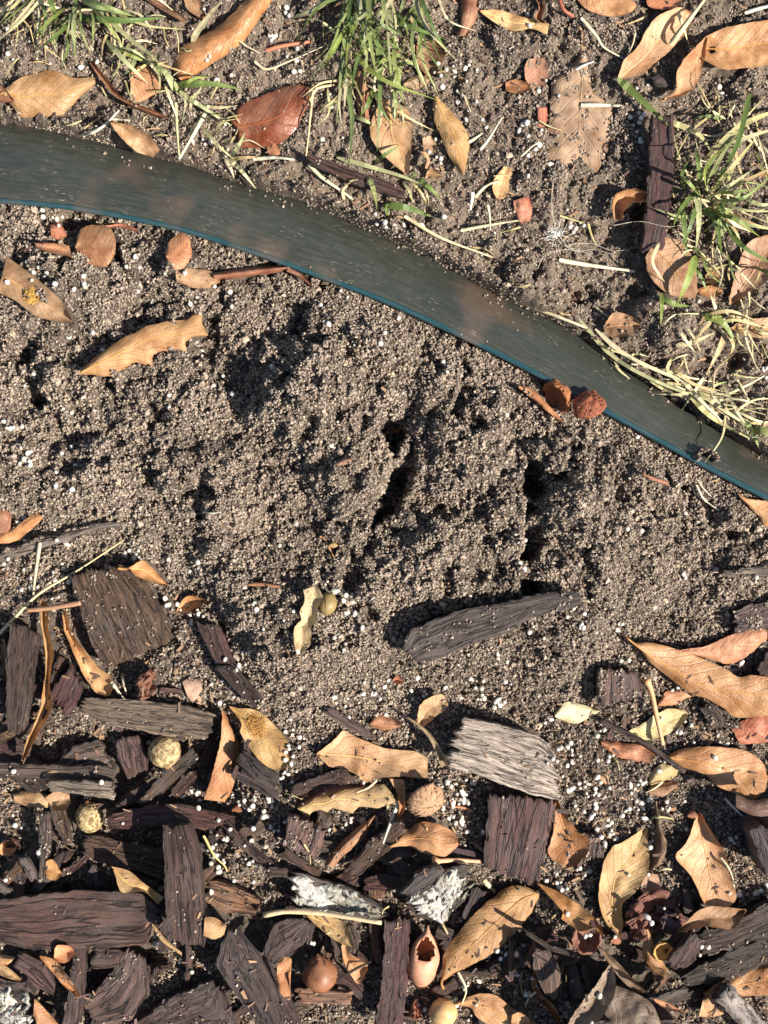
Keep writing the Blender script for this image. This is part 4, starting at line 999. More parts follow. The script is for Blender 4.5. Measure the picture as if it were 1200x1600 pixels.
leaf('crescent brown leaf at the bottom right of the pale acorn', (190, 136, 84), '830,1522 836,1556 858,1580 874,1600', '834,1518 846,1552 866,1572 876,1590', curl=3, rib=False)
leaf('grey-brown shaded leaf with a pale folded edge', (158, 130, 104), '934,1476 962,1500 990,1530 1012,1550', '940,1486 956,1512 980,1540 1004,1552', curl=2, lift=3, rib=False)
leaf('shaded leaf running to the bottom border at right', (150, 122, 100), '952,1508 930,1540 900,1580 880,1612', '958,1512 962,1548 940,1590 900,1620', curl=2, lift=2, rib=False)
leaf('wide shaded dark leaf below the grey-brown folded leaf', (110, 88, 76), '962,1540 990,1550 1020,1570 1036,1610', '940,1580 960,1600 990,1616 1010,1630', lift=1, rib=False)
leaf('tan leaf piece at the bottom border right of pale acorn', (214, 160, 102), '800,1586 812,1582 828,1592', '798,1610 812,1612 828,1604', rib=False)
leaf('thin reddish leaf tip in shade near the broken stick', (190, 132, 92), '1022,1560 1046,1568 1070,1582', '1024,1566 1044,1578 1068,1583', rib=False)
leaf('tan broken piece leaning on the broken grey stick', (206, 156, 108), '1100,1556 1112,1550 1128,1566', '1092,1588 1112,1590 1132,1584', rib=False, curl=-3, wav=2)
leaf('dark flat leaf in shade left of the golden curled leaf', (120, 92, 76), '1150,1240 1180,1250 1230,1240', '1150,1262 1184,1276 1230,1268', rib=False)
leaf('grey brown flake right of the greenish tan leaf', (160, 118, 92), '998,1384 1010,1366 1028,1366', '1002,1396 1020,1396 1034,1388', rib=False, name='leaf_fragment')
leaf('tiny orange scrap by the dark crack on the mound', (204, 122, 78), '612,672 620,669 627,674', '614,676 620,677 626,675', rib=False, name='leaf_fragment', wav=.3, n=(10, 7))
leaf('small brown bark scrap lying on the open mound', (172, 124, 96), '526,724 536,716 546,714', '528,728 540,726 550,720', rib=False, name='leaf_fragment', n=(12, 7))
leaf('tiny tan scrap beside the short shoot on the mound', (214, 166, 104), '514,850 521,846 528,851', '515,855 522,857 528,854', rib=False, name='leaf_fragment', n=(10, 7), wav=.3)
leaf('rust coloured scrap above the cream leaf', (196, 130, 90), '386,912 404,909 438,914', '388,915 410,917 436,918', rib=False, name='leaf_fragment', wav=.5)
for k, (x, y, lab) in enumerate([(646, 1260, 'orange scrap left of the acorn cup'), (622, 1062, 'tiny orange scrap below the charred-looking stick'), (1082, 1272, 'red scrap above the soil-dusted tan brown leaf'),
                                 (370, 1264, 'tiny red scrap right of the red-brown plank'), (962, 1468, 'small rusty scrap at the greenish leaf base'), (1155, 352, 'rusty scrap inside the right grass tuft'), (1190, 270, 'brown scrap at the right border in straw')]):
    leaf(lab, (198, 122, 78), '%d,%d %d,%d %d,%d' % (x - 8, y, x, y - 6, x + 9, y + 1), '%d,%d %d,%d %d,%d' % (x - 7, y + 5, x + 1, y + 7, x + 8, y + 5), rib=False, name='leaf_fragment', n=(12, 7), wav=.5)

# ------------------------------------------------------------------ nuts, cups, galls
def basis(d):
    d = np.asarray(d, float); d /= np.linalg.norm(d)
    a = np.cross(d, [0, 0, 1.0]) if abs(d[2]) < .9 else np.cross(d, [1.0, 0, 0]); a /= np.linalg.norm(a)
    return d, a, np.cross(d, a)
def lathe(profile, d, seg=28, lump=0.0, seed=0):
    """profile: (distance along axis, radius) in metres"""
    d, a, b = basis(d)
    V, F, U = [], [], []
    n = len(profile)
    for i, (h, r) in enumerate(profile):
        for k in range(seg):
            t = 2 * math.pi * k / seg
            rr = r * (1 + lump * float(vnoise(math.cos(t) * 1.7 + 3 + i * .25, math.sin(t) * 1.7 + 3, seed)))
            V.append(d * h + rr * (a * math.cos(t) + b * math.sin(t))); U.append((i / n, k / seg))
    for i in range(n - 1):
        for k in range(seg):
            F.append((i * seg + k, i * seg + (k + 1) % seg, (i + 1) * seg + (k + 1) % seg, (i + 1) * seg + k))
    return np.array(V), F, np.array(U)
def put(name, px, py, r, cz=None):
    """empty root for a round thing of radius r (metres) resting at a pixel"""
    X, Y = P(px, py, 0.01)
    i, j = ridx(np.array(X), np.array(Y)); k = max(1, int(r / S / RST * .7))
    h = float(np.quantile(H[i - k:i + k + 1, j - k:j + k + 1], .6))
    z = h + r * .9 if cz is None else h + cz
    X, Y = P(px, py, z)
    H[i - k:i + k + 1, j - k:j + k + 1] = np.maximum(H[i - k:i + k + 1, j - k:j + k + 1], z + r * .8)
    return root_at(name, float(X), float(Y), z)
def img_dir(dx, dy, dz): return np.array([dx, -dy, dz], float)

def acorn_profile(L, R, n=18):
    out = []
    for i in range(n):
        t = i / (n - 1)
        out.append((L * (t - .5), max(0.00008, R * (math.sin(math.pi * min(1, t ** .86 * .93 + .06)) ** 0.7))))
    return out
def acorn(label, px, py, Lp, Rp, d, col, tip=True, hole=None, crown=False):
    L, R = Lp * S, Rp * S
    o = put('acorn', px, py, R)
    V, F, U = lathe(acorn_profile(L, R), img_dir(*d), 30, .12, 3)
    if hole is not None:
        hd = img_dir(*hole[0]); hd /= np.linalg.norm(hd)
        Vn = np.array([v for v in V])
        def openf(f):
            c = Vn[list(f)].mean(0); return np.linalg.norm(c - hd * hole[1] * S) < hole[2] * S
        F = [f for f in F if not openf(f)]
    me_ = mesh_from('shell', V, F, U, True, M_NUT)
    s_ = link('shell', me_, o, (*lin(col), .5))
    if hole is not None:
        m = s_.modifiers.new('wall', 'SOLIDIFY'); m.thickness = 0.0006; m.offset = -1
    if tip:
        dd = basis(img_dir(*d))[0]
        Vt, Ft, Ut = lathe([(0, R * .22), (L * .03, R * .2), (L * .06, R * .12), (L * .12, R * .05), (L * .14, .0001)], dd, 12)
        link('tip', mesh_from('tip', Vt + dd * L * .47, Ft, Ut, True, M_NUT), o, (*lin(tuple(c * .75 for c in col)), .5))
        if crown:      # crumpled remains round the point
            Vc, Fc, Uc = lathe([(-L * .1, R * .62), (-L * .02, R * .55), (L * .04, R * .34), (L * .0, R * .2)], dd, 18, .3, 9)
            Vc = Vc + fbm(Vc[:, :1] * 1300 + 5, Vc[:, 1:2] * 1300 + Vc[:, 2:] * 900, 3, 4) * R * .3
            link('crown', mesh_from('crown', Vc + dd * L * .40, Fc, Uc, True, M_CUP), o, (*lin((104, 66, 44)), .3))
        # pale scar where the cup sat
        Vs, Fs, Us = lathe([(0, R * .5), (-L * .015, R * .42), (-L * .02, .0001)], dd, 16)
        link('scar', mesh_from('scar', Vs - dd * L * .485, Fs, Us, True, M_NUT), o, (*lin((206, 164, 116)), .2))
    return tag(o, label, 'acorn')
acorn('shiny brown acorn with a pointed top in the mulch', 500, 1520, 58, 27, (-.1, -1, .3), (132, 86, 56), crown=True)
acorn('empty pinkish acorn shell with a large dark hole', 662, 1497, 96, 25, (.12, -1, .25), (196, 140, 108), hole=((.1, -.62, .8), 34, 19))
acorn('pale cream acorn at the bottom border', 692, 1586, 50, 22, (-.1, 1, .1), (206, 166, 112))

def cup(label, px, py, R, d, col, depth=.75, broken=None, name='acorn_cup', cat='acorn cup', scales=True):
    R = R * S
    o = put(name, px, py, R * .8)
    out = [(-R * depth * math.cos(t), R * math.sin(t) * 1.0 + 1e-5) for t in np.linspace(0.02, math.pi / 2, 10)]
    inn = [(-R * depth * .82 * math.cos(t), R * .86 * math.sin(t) + 1e-5) for t in np.linspace(math.pi / 2, 0.02, 10)]
    V, F, U = lathe(out + inn, img_dir(*d), 30, .08, 5)
    V = V + fbm(V[:, :1] * 700 + 5, V[:, 1:2] * 700 + V[:, 2:] * 500, 3, int(px)) * R * (.5 if broken else .22)
    if broken is not None:
        bd = img_dir(*broken[0]); bd /= np.linalg.norm(bd)
        F = [f for f in F if np.dot(V[list(f)].mean(0), bd) < broken[1] * R]
    link('bowl', mesh_from('bowl', V, F, U, True, M_CUP), o, (*lin(col), .3))
    if scales:
        dd, a, b = basis(img_dir(*d))
        sv, sf = [], []
        for ring in range(5):
            t = 0.35 + ring * .27
            nn = 8 + ring * 4
            for k in range(nn):
                th = 2 * math.pi * (k + .5 * (ring % 2)) / nn
                rad = a * math.cos(th) + b * math.sin(th)
                n_ = -dd * math.cos(t) * depth + rad * math.sin(t); tn = dd * math.sin(t) * depth + rad * math.cos(t); sd_ = np.cross(n_, tn)
                c = R * n_ * 1.0
                if broken is not None and np.dot(c, bd) > broken[1] * R: continue
                w = R * (.1 + .03 * random.random()); c = c * .985; i0 = len(sv)
                sv += [c - sd_ * w - tn * w, c + sd_ * w - tn * w, c + tn * w * 1.5 + n_ * R * .03, c + n_ * R * .045]
                sf += [(i0, i0 + 1, i0 + 3), (i0 + 1, i0 + 2, i0 + 3), (i0 + 2, i0, i0 + 3)]
        s_ = link('scales', mesh_from('scales', sv, sf, None, False, M_CUP), o, (*lin(tuple(c * .92 for c in col)), .3)); s_['kind'] = 'stuff'
    return tag(o, label, cat)
cup('grey-brown furry acorn cup in the centre of the mulch', 664, 1248, 30, (-.4, -.5, -.75), (172, 134, 100))
cup('scaly orange acorn cup lying open against the edging', 868, 622, 27, (-.7, .5, .35), (166, 104, 62))
cup('red scaly acorn cup half buried under the edging', 920, 634, 24, (.1, .5, -.7), (142, 80, 52))
cup('broken dark red acorn cup at the lower right', 1024, 1436, 42, (.15, -.35, .75), (112, 72, 58), broken=((.3, 1, .2), .55))
cup('small brown acorn cup opening upward below orange torn leaf', 916, 1468, 23, (-.1, -.2, .95), (130, 86, 68))
cup('pale little cup with nibbled rim inside the broken cup', 1036, 1488, 16, (.2, .2, .9), (196, 152, 84))
cup('curled red-brown shell piece above the long grey chip', 232, 1070, 24, (.9, .2, .4), (118, 78, 60), broken=((1, 0, .2), .2), scales=False, name='nut_shell', cat='nut shell')
cup('small red curl of shell left of the pale acorn', 652, 1578, 15, (.8, -.3, .4), (142, 86, 64), broken=((1, 0, .2), .3), scales=False, name='nut_shell', cat='nut shell')
cup('tan snail-like curled shell at the left border', 12, 1326, 14, (.3, .2, .8), (196, 140, 96), scales=False, name='nut_shell', cat='nut shell')

def round_thing(name, label, cat, px, py, rx, ry, col=None, mat=None, lump=.05, nub=True, seed=1, along=(0.2, 1, 0.1)):
    R = rx * S
    o = put(name, px, py, R)
    V, F, U = lathe([(-ry * S * math.cos(t), R * math.sin(t) + 1e-6) for t in np.linspace(0, math.pi, 20)], img_dir(*along), 28, lump, seed)
    V = V * (1 + 0.05 * fbm(V[:, 0] * 900 + 9, V[:, 1] * 900 + V[:, 2] * 700, 2, seed))[:, None]
    link('body', mesh_from('body', V, F, U, True, mat or M_NUT), o, (*lin(col or (180, 150, 90)), .3))
    if nub:
        dd = basis(img_dir(*along))[0]
        Vt, Ft, Ut = lathe([(0, R * .2), (R * .12, R * .16), (R * .18, .0001)], dd, 10)
        link('nub', mesh_from('nub', Vt + dd * ry * S * .97, Ft, Ut, True, M_NUT), o, (*lin((120, 84, 50)), .3))
    return tag(o, label, cat)
round_thing('oak_gall', 'round speckled golden gall beside the long grey chip', 'gall', 257, 1174, 26, 25, mat=M_GALL, seed=2)
round_thing('oak_gall', 'oval speckled golden gall left of the red-brown plank', 'gall', 140, 1277, 22, 25, mat=M_GALL, seed=5, along=(-.15, -1, .1))
nut = round_thing('nut', 'small green-brown nut lying on the cream leaf', 'nut', 512, 943, 14, 17, (140, 118, 72), lump=.05, seed=4, along=(-.2, 1, .3))
dd = np.array([0, 0, 1.0])
pth = [np.array([-0.3 * 14 * S + 0.15 * math.sin(t) * 14 * S, 17 * S * math.cos(t) * .96, 14 * S * math.sin(t) * 1.0]) for t in np.linspace(.35, 2.7, 14)]
link('seam', mesh_from('seam', *tube(pth, .0003, 6), True, M_RIB), nut, (*lin((116, 88, 46)), .3))

def fuzz(name, label, cat, px, py, r, col, n=90, dome=.5, hair=1.0):
    X, Y = P(px, py, .01)
    i, j = ridx(np.array(X), np.array(Y)); z = float(H[i, j])
    X, Y = P(px, py, z)
    o = root_at(name, float(X), float(Y), z)
    V, F = [], []
    for k in range(n):
        t = random.uniform(0, 2 * math.pi); rr = r * S * math.sqrt(random.random()) * .8
        p0 = np.array([rr * math.cos(t), rr * math.sin(t), dome * r * S * (1 - (rr / (r * S)) ** 2)])
        d = np.array([random.gauss(0, 1), random.gauss(0, 1), abs(random.gauss(.6, .5))]); d /= np.linalg.norm(d)
        e = np.array([random.gauss(0, 1), random.gauss(0, 1), random.gauss(0, .5)]) * .4
        ln = r * S * random.uniform(.35, .8) * hair
        v, f, u = tube([p0, p0 + d * ln * .5 + e * ln * .2, p0 + d * ln + e * ln], [.00013, .00012, .00009], 4)
        i0 = len(V); V += v; F += [tuple(q + i0 for q in g) for g in f]
    link('hairs', mesh_from('hairs', V, F, None, True, M_FLUFF), o, (*lin(col), .2))['kind'] = 'stuff'
    g = np.linspace(-1, 1, 13); GU, GV = np.meshgrid(g, g, indexing='ij'); rad = np.maximum(np.abs(GU), np.abs(GV)); sq = rad / (np.hypot(GU, GV) + 1e-9)
    an = np.arctan2(GV, GU); kk = .62 + .9 * vnoise(np.cos(an) * 2.2 + 4, np.sin(an) * 2.2, int(px)) + .3 * vnoise(np.cos(an) * 6 + 4, np.sin(an) * 6, int(px))
    x = GU * sq * r * S * kk; y = GV * sq * r * S * kk
    zz = dome * r * S * (1 - rad ** 2) * (1 + 1.2 * vnoise(GU * 4, GV * 4, 8)) - .0004
    link('core', mesh_from('core', np.stack([x, y, zz], -1).reshape(-1, 3), grid_faces(13, 13), None, True, M_FLUFF), o, (*lin(col), .2))
    return tag(o, label, cat)
fuzz('mould_patch', 'fluffy orange-yellow mould on the dark pale-rimmed leaf', 'mould', 52, 463, 15, (218, 176, 92), 520, .4, .4)
fuzz('leaf_fuzz', 'fuzzy golden brown patch on the yellow lobed leaf', 'fuzz', 396, 1136, 22, (204, 158, 92), 700, .12, .5)
lint = fuzz('lint', 'tuft of white lint with long hairs on the lawn soil', 'lint', 866, 368, 15, (240, 238, 228), 60, .5, 1.2)
lo = np.array(lint.location)
for path in ['872,376 898,392 930,390 962,400', '880,384 920,380 960,392 1000,386', '866,376 846,372 832,386 816,384', '960,352 1000,346 1040,354 1066,352', '868,360 862,320 866,270 872,246', '876,372 890,388 918,396 934,412', '840,420 850,400 872,392 900,388']:
    V, F, U, C = blade_mesh(path, 1.0, random.uniform(1, 4), tipw=.6, wide=1, fold=.3)
    link('hair', mesh_from('hair', V - lo, F, U, True, M_FLUFF), lint, (*lin((206, 196, 172)), .3))

# ------------------------------------------------------------------ twigs and stalks
stick('thin dark twig crossing above the small glossy leaf', (92, 74, 64), '938,1126 970,1142 1010,1162 1070,1206', 4.5, lift=3, taper=.8)
stick('tan leaf stalk standing left of the pale green leaf', (206, 158, 112), '1010,1062 1018,1082 1026,1120 1036,1164', 4.5, lift=3, mat=M_RIB, name='leaf_stalk', cat='stalk', taper=.7, knob=.6)
stick('broken grey stick with ragged end at bottom right', (176, 166, 156), '1128,1548 1150,1572 1196,1622', 17, lift=2, taper=.95, sides=14, arch=1)
stick('brown stalk crossing the straw above the cracked chip', (164, 124, 92), '42,954 80,950 126,942', 3.5, lift=3, mat=M_RIB, name='leaf_stalk', cat='stalk', taper=1.1)
stick('tan stalk with a swollen end left of the purple-brown chip', (210, 160, 118), '678,1346 710,1344 752,1346', 4, mat=M_RIB, name='leaf_stalk', cat='stalk', knob=1.2, taper=.7)
stick('pale stem under the lichen bark above the slim leaf', (222, 196, 152), '412,1430 450,1424 510,1428 596,1442', 4.5, lift=2, mat=M_STRAW, name='leaf_stalk', cat='stalk')
stick('thin reddish stalk beside the acorn cup', (190, 126, 88), '706,1260 724,1262 740,1268', 2.2, mat=M_RIB, name='leaf_stalk', cat='stalk')
stick('dark fine twig crossing beside the brown acorn', (90, 76, 64), '528,1532 552,1516 580,1502', 2.5, lift=2)
stick('thin red stem arching at the top border', (160, 92, 66), '872,-8 880,14 896,26', 3.2, arch=3, mat=M_RIB, name='leaf_stalk', cat='stalk')
stick('rusty curved stalk on soil left of the red leaf', (168, 106, 74), '414,80 440,72 486,65', 3.5, arch=1, mat=M_RIB, name='leaf_stalk', cat='stalk')

# ------------------------------------------------------------------ loose straw
ST = 'straw lying loose on the lawn soil'
def s_(label, path, w=5, arch=1, col=None): straw(label, path, w, arch, col)
s_('long straw stem crossing the left border over the chips', '-10,1000 20,968 60,928 120,892 194,843', 5.5, 3, (222, 200, 150))
s_('flat straw standing beside the long left stem', '62,848 56,890 50,946', 7, 3, (214, 196, 158))
s_('bright straw lying alone below the white lint', '874,406 920,414 992,424', 8, 1, (236, 222, 182))
s_('wide straw crossing the speckled leaf', '908,164 940,164 974,166', 8, 1, (226, 212, 180))
s_('long curved straw above the right part of edging', '632,338 690,372 770,402', 6, 1, (216, 196, 150))
s_('white straw stem at left above the edging middle', '396,248 430,246 462,250', 7, 1.5, (238, 228, 196))
s_('straw bent like a tick above the edging middle', '482,256 500,275 530,296 552,312', 7, 1.5, (230, 216, 176))
s_('pale forked straw beside the curled ring leaf', '742,308 760,290 782,282', 6, 1, (226, 212, 168))
s_('short white straw below slim golden leaf', '738,300 737,314 735,328', 7, .5, (236, 228, 204))
s_('straw slanting right of slim golden leaf', '750,234 764,216 784,184', 6, 1.5, (232, 220, 184))
s_('thin straw lying beside slim golden leaf tip', '732,222 744,215 754,208', 6, .8, (230, 216, 176))
s_('pale straw lying right of the small light leaf', '720,360 760,352 812,344', 6, 1, (222, 206, 160))
s_('short straw standing beside the pale straw', '762,320 765,340 766,358', 5, .8, (224, 210, 168))
s_('curled straw loop left of the top centre grass', '522,132 492,140 486,170 482,212 478,244', 5, 4, (214, 182, 138))
s_('long straw sweeping right of the red leaf', '398,96 416,108 450,96 510,70', 5, 2, (226, 208, 170))
s_('short straw left of the lint above edging', '814,244 830,230 842,222', 4, 1, (226, 210, 176))
s_('grey straw on the speckled leaf edge', '900,108 912,102 928,96', 5, 1.5, (232, 226, 208))
s_('thin twisting straw below the tan upper leaves', '908,28 932,56 944,74 976,92', 6, 2, (224, 208, 176))
s_('straw lying across the pale tan leaf tip', '1048,70 1070,40 1106,-8', 10, 6, (228, 208, 158))
s_('second straw leaning on the pale tan leaf', '1060,20 1070,50 1078,74', 6, 3, (224, 200, 150))
s_('white straw at the top right border', '1164,20 1190,12 1230,4', 7, 1, (236, 226, 196))
s_('straw slanting up right of the right border leaf', '1140,614 1170,600 1196,586', 6, 2, (226, 212, 170))
s_('fine straw crossing the mound below the edging right', '1088,758 1100,780 1124,798', 4, 1, (220, 208, 180))
s_('second fine straw beside the first at mound right', '1090,750 1098,762 1112,776', 3.5, 1, (216, 202, 172))
s_('forked dry straw end above lichen bark', '622,1256 612,1280 598,1318', 7, 4, (226, 216, 186))
s_('pale straw below the curled peach leaf', '174,1066 184,1080 194,1092', 6, 2, (234, 220, 180))
s_('second pale straw below the curled peach leaf', '190,1052 194,1072 198,1086', 6, 2, (226, 210, 170))
s_('yellow stalk-like straw right of the block chip', '318,1306 334,1336 350,1352 356,1364', 5, 2, (226, 198, 130))
s_('straw chip at the foot of the forked lichen', '684,1432 692,1446 700,1460', 7, 1, (218, 192, 148))
s_('short straw piece right of the forked lichen', '756,1376 764,1384 774,1394', 9, 1, (228, 208, 166))
s_('bent straw under the large orange-brown leaf', '716,1520 728,1546 722,1568', 5, 2, (222, 208, 160))
s_('thin straw behind the dark right border chip', '1132,1246 1146,1262 1168,1282', 3, 3, (216, 206, 186))
s_('straw scrap on the dark mound hollow', '316,800 330,802 346,800', 4, .6, (206, 198, 172))
s_('thin shoot lying on the mound above the cream leaf', '500,838 508,844 522,872', 4, .6, (196, 146, 100))
s_('bent pale straw on the edging back at left', '130,212 160,198 186,172', 6, 2, (228, 218, 186))
s_('short straw lying on the edging back rim', '176,186 184,186 204,188', 5, 1, (226, 216, 180))
s_('straw trailing over the edging back at left centre', '274,160 276,200 280,248', 6, 3, (214, 204, 150))
s_('straw leaning from soil to the edging back', '322,172 302,210 280,248', 8, 3, (222, 212, 166))
s_('pale stem lying along the edging back in the middle', '800,462 850,486 920,514', 9, 1.5, (228, 212, 168))
# the straw too alike to tell apart
def scatter_straw(n, x0, x1, y0, y1, lab, grp, ok=lambda x, y: True):
    k = 0
    while k < n:
        x, y = random.uniform(x0, x1), random.uniform(y0, y1)
        if not ok(x, y): continue
        X_, Y_ = P(x, y, 0.0); ij = ridx(np.array(X_), np.array(Y_))
        if H[ij] - GR[ij] > .0025: continue
        a = random.uniform(0, math.pi); l = random.uniform(14, 42); b = random.uniform(-7, 7)
        dx, dy = math.cos(a) * l / 2, math.sin(a) * l / 2
        straw(lab, '%.0f,%.0f %.0f,%.0f %.0f,%.0f' % (x - dx, y - dy, x - dy / l * b, y + dx / l * b, x + dx, y + dy), random.uniform(2.5, 5), random.uniform(.3, 2), group=grp)
        k += 1
lawn_ok = lambda x, y: y < back_y(x) - 12
scatter_straw(26, 0, 420, 0, 240, 'short thin pale straw scattered on the upper left lawn soil', 'short straw on the upper left lawn soil', lawn_ok)
scatter_straw(16, 440, 1000, 10, 500, 'short thin pale straw scattered on the upper middle lawn soil', 'short straw on the upper middle lawn soil', lawn_ok)
scatter_straw(46, 1040, 1210, 150, 690, 'short thin pale straw scattered around the right grass tuft', 'short straw around the right grass', lawn_ok)
scatter_straw(14, 440, 1180, 1180, 1580, 'short thin pale straw scattered among the mulch chips', 'short straw among the mulch', lambda x, y: not (680 < x < 890 and 1110 < y < 1400))

# ------------------------------------------------------------------ grass
tuft('green grass tuft hanging down from the top centre', (580, 20), [
    ('548,-30 536,80 533,112 525,196', 9, 5, 'g'), ('536,108 550,180 546,256', 12, 6, 'g'), ('588,50 594,130 589,242', 10, 8, 'g'), ('548,40 530,62 505,108', 10, 14, 'g'),
    ('606,30 650,45 697,62', 11, 12, 'g'), ('550,82 600,125 682,156', 11, 16, 'g'), ('616,60 618,125 630,158', 9, 10, 'g'), ('540,104 550,122 560,136', 7, 7, 'g'),
    ('616,102 640,98 660,90', 9, 8, 'g'), ('585,138 576,160 562,184', 11, 7, 'g'), ('584,138 598,172 612,198', 7, 6, 'g'), ('640,-30 665,40 713,94', 10, 10, 'p'), ('650,-20 680,50 700,80', 10, 14, 'g'),
    ('627,-20 592,24 564,38', 9, 16, 's'), ('634,-10 626,16 616,36', 8, 14, 'g'), ('540,-20 492,14 440,34', 14, 12, 'g'), ('558,-30 566,40 572,92', 10, 12, 'g'), ('576,-30 578,60 592,132', 11, 16, 'g'),
    ('552,-20 545,30 560,70', 9, 20, 'g'), ('616,188 612,150 622,100', 7, 4, 's'), ('512,138 514,176 496,196', 5, 4, 's'), ('552,180 570,188 587,197', 10, 4, 'g'), ('600,160 642,186 677,204', 5, 4, 's'),
    ('600,-20 606,50 610,130', 6, 18, 'p'), ('586,60 560,90 548,150', 9, 14, 'g'), ('596,40 572,60 556,96', 8, 22, 'g'), ('610,10 632,36 640,70', 7, 20, 'g'), ('590,-30 600,20 580,80', 9, 26, 'g'),
    ('566,-20 550,50 538,104', 7, 10, 'p'), ('600,-30 618,30 614,84', 6, 12, 'p'), ('546,100 540,140 538,176', 9, 6, 's'), ('614,120 618,160 616,196', 9, 6, 'g'), ('570,20 600,40 640,62', 8, 24, 'g'),
    ('584,10 560,30 530,36', 8, 24, 'g'), ('556,40 572,84 566,140', 8, 14, 'g'), ('626,60 646,84 660,130', 5, 9, 's'), ('535,124 530,160 534,200', 6, 6, 's'), ('680,-20 700,30 742,48', 5, 10, 's')], extra=[(530, -10, 660, 10, 26, 95, 40, 60, 140, (4, 3)), (530, 50, 620, 90, 16, 90, 50, 40, 90, (4, 3)), (540, 120, 620, 150, 9, 90, 40, 30, 80, (2, 3))])
tuft('fallen grass stem with green side leaves above the edging', (540, 250), [
    ('526,246 590,264 640,280 684,302', 9, 3, 'p'), ('606,320 640,326 676,339', 15, 3, 'g'), ('578,278 586,305 589,328', 10, 4, 'g'), ('652,280 668,290 688,310', 12, 4, 'g'), ('585,256 602,241 627,226', 10, 5, 'g'),
    ('606,318 604,330 608,338', 9, 2, 'g'), ('630,284 640,300 645,318', 6, 3, 's'), ('640,282 656,298 668,320', 6, 4, 's'), ('660,288 668,306 670,322', 5, 3, 's'), ('645,270 648,276 646,262', 9, 4, 'g'), ('540,292 546,284 560,280', 5, 2, 's'), ('538,312 536,298 548,284', 6, 2, 's')])
tuft('grass runner with green and straw blades at top left', (130, 20), [
    ('74,-20 84,18 94,42', 14, 14, 'g'), ('118,-10 116,40 117,97', 9, 10, 'g'), ('120,22 96,48 54,82', 10, 14, 'g'), ('124,28 198,32 256,27', 15, 10, 'g'), ('122,28 130,56 141,84', 8, 8, 'g'), ('128,0 176,15 212,26', 15, 12, 'g'),
    ('104,10 76,34 48,62', 8, 14, 'g'), ('90,24 85,50 84,76', 6, 8, 'g'), ('166,62 195,95 232,131', 11, 9, 'g'), ('168,74 200,84 230,99', 13, 6, 'g'), ('150,10 200,58 240,90 272,132', 10, 4, 'p'),
    ('276,132 330,131 380,140', 15, 7, 'g'), ('276,142 262,118 244,98', 15, 6, 'g'), ('278,140 304,160 362,196', 8, 3, 'p'), ('290,150 330,176 360,196', 8, 5, 'g'), ('316,200 344,230 364,248', 8, 4, 'p'), ('360,246 374,226 383,206', 9, 7, 'g'),
    ('358,248 380,270 399,294', 9, 5, 's'), ('362,248 390,246 412,246', 8, 3, 's'), ('280,146 290,160 284,190', 6, 4, 's'), ('352,248 360,262 366,278', 8, 3, 's'), ('120,-10 150,10 190,20', 12, 20, 'g'), ('60,-10 40,16 0,62', 7, 10, 's'),
    ('70,-10 36,30 -6,66', 6, 8, 's'), ('40,-10 20,12 -4,40', 7, 8, 's'), ('176,40 162,66 158,96', 6, 5, 's'), ('206,60 192,92 172,128', 8, 7, 's'), ('230,80 240,100 262,96', 8, 6, 's'), ('180,20 230,40 290,46', 6, 9, 's'),
    ('116,10 108,40 100,72', 6, 12, 'g'), ('190,0 240,-4 270,16', 8, 8, 's'), ('80,20 70,50 72,100', 5, 7, 's'), ('300,66 312,44 350,-4', 13, 5, 's'), ('0,24 24,-4 34,-14', 6, 6, 's')], extra=[(40, 0, 220, 20, 20, 100, 60, 40, 90, (4, 4)), (160, 30, 280, 140, 18, 40, 80, 30, 70, (2, 5)), (0, 10, 120, 40, 12, 120, 40, 40, 90, (1, 4)), (290, 150, 370, 250, 9, 30, 90, 25, 60, (2, 4))])
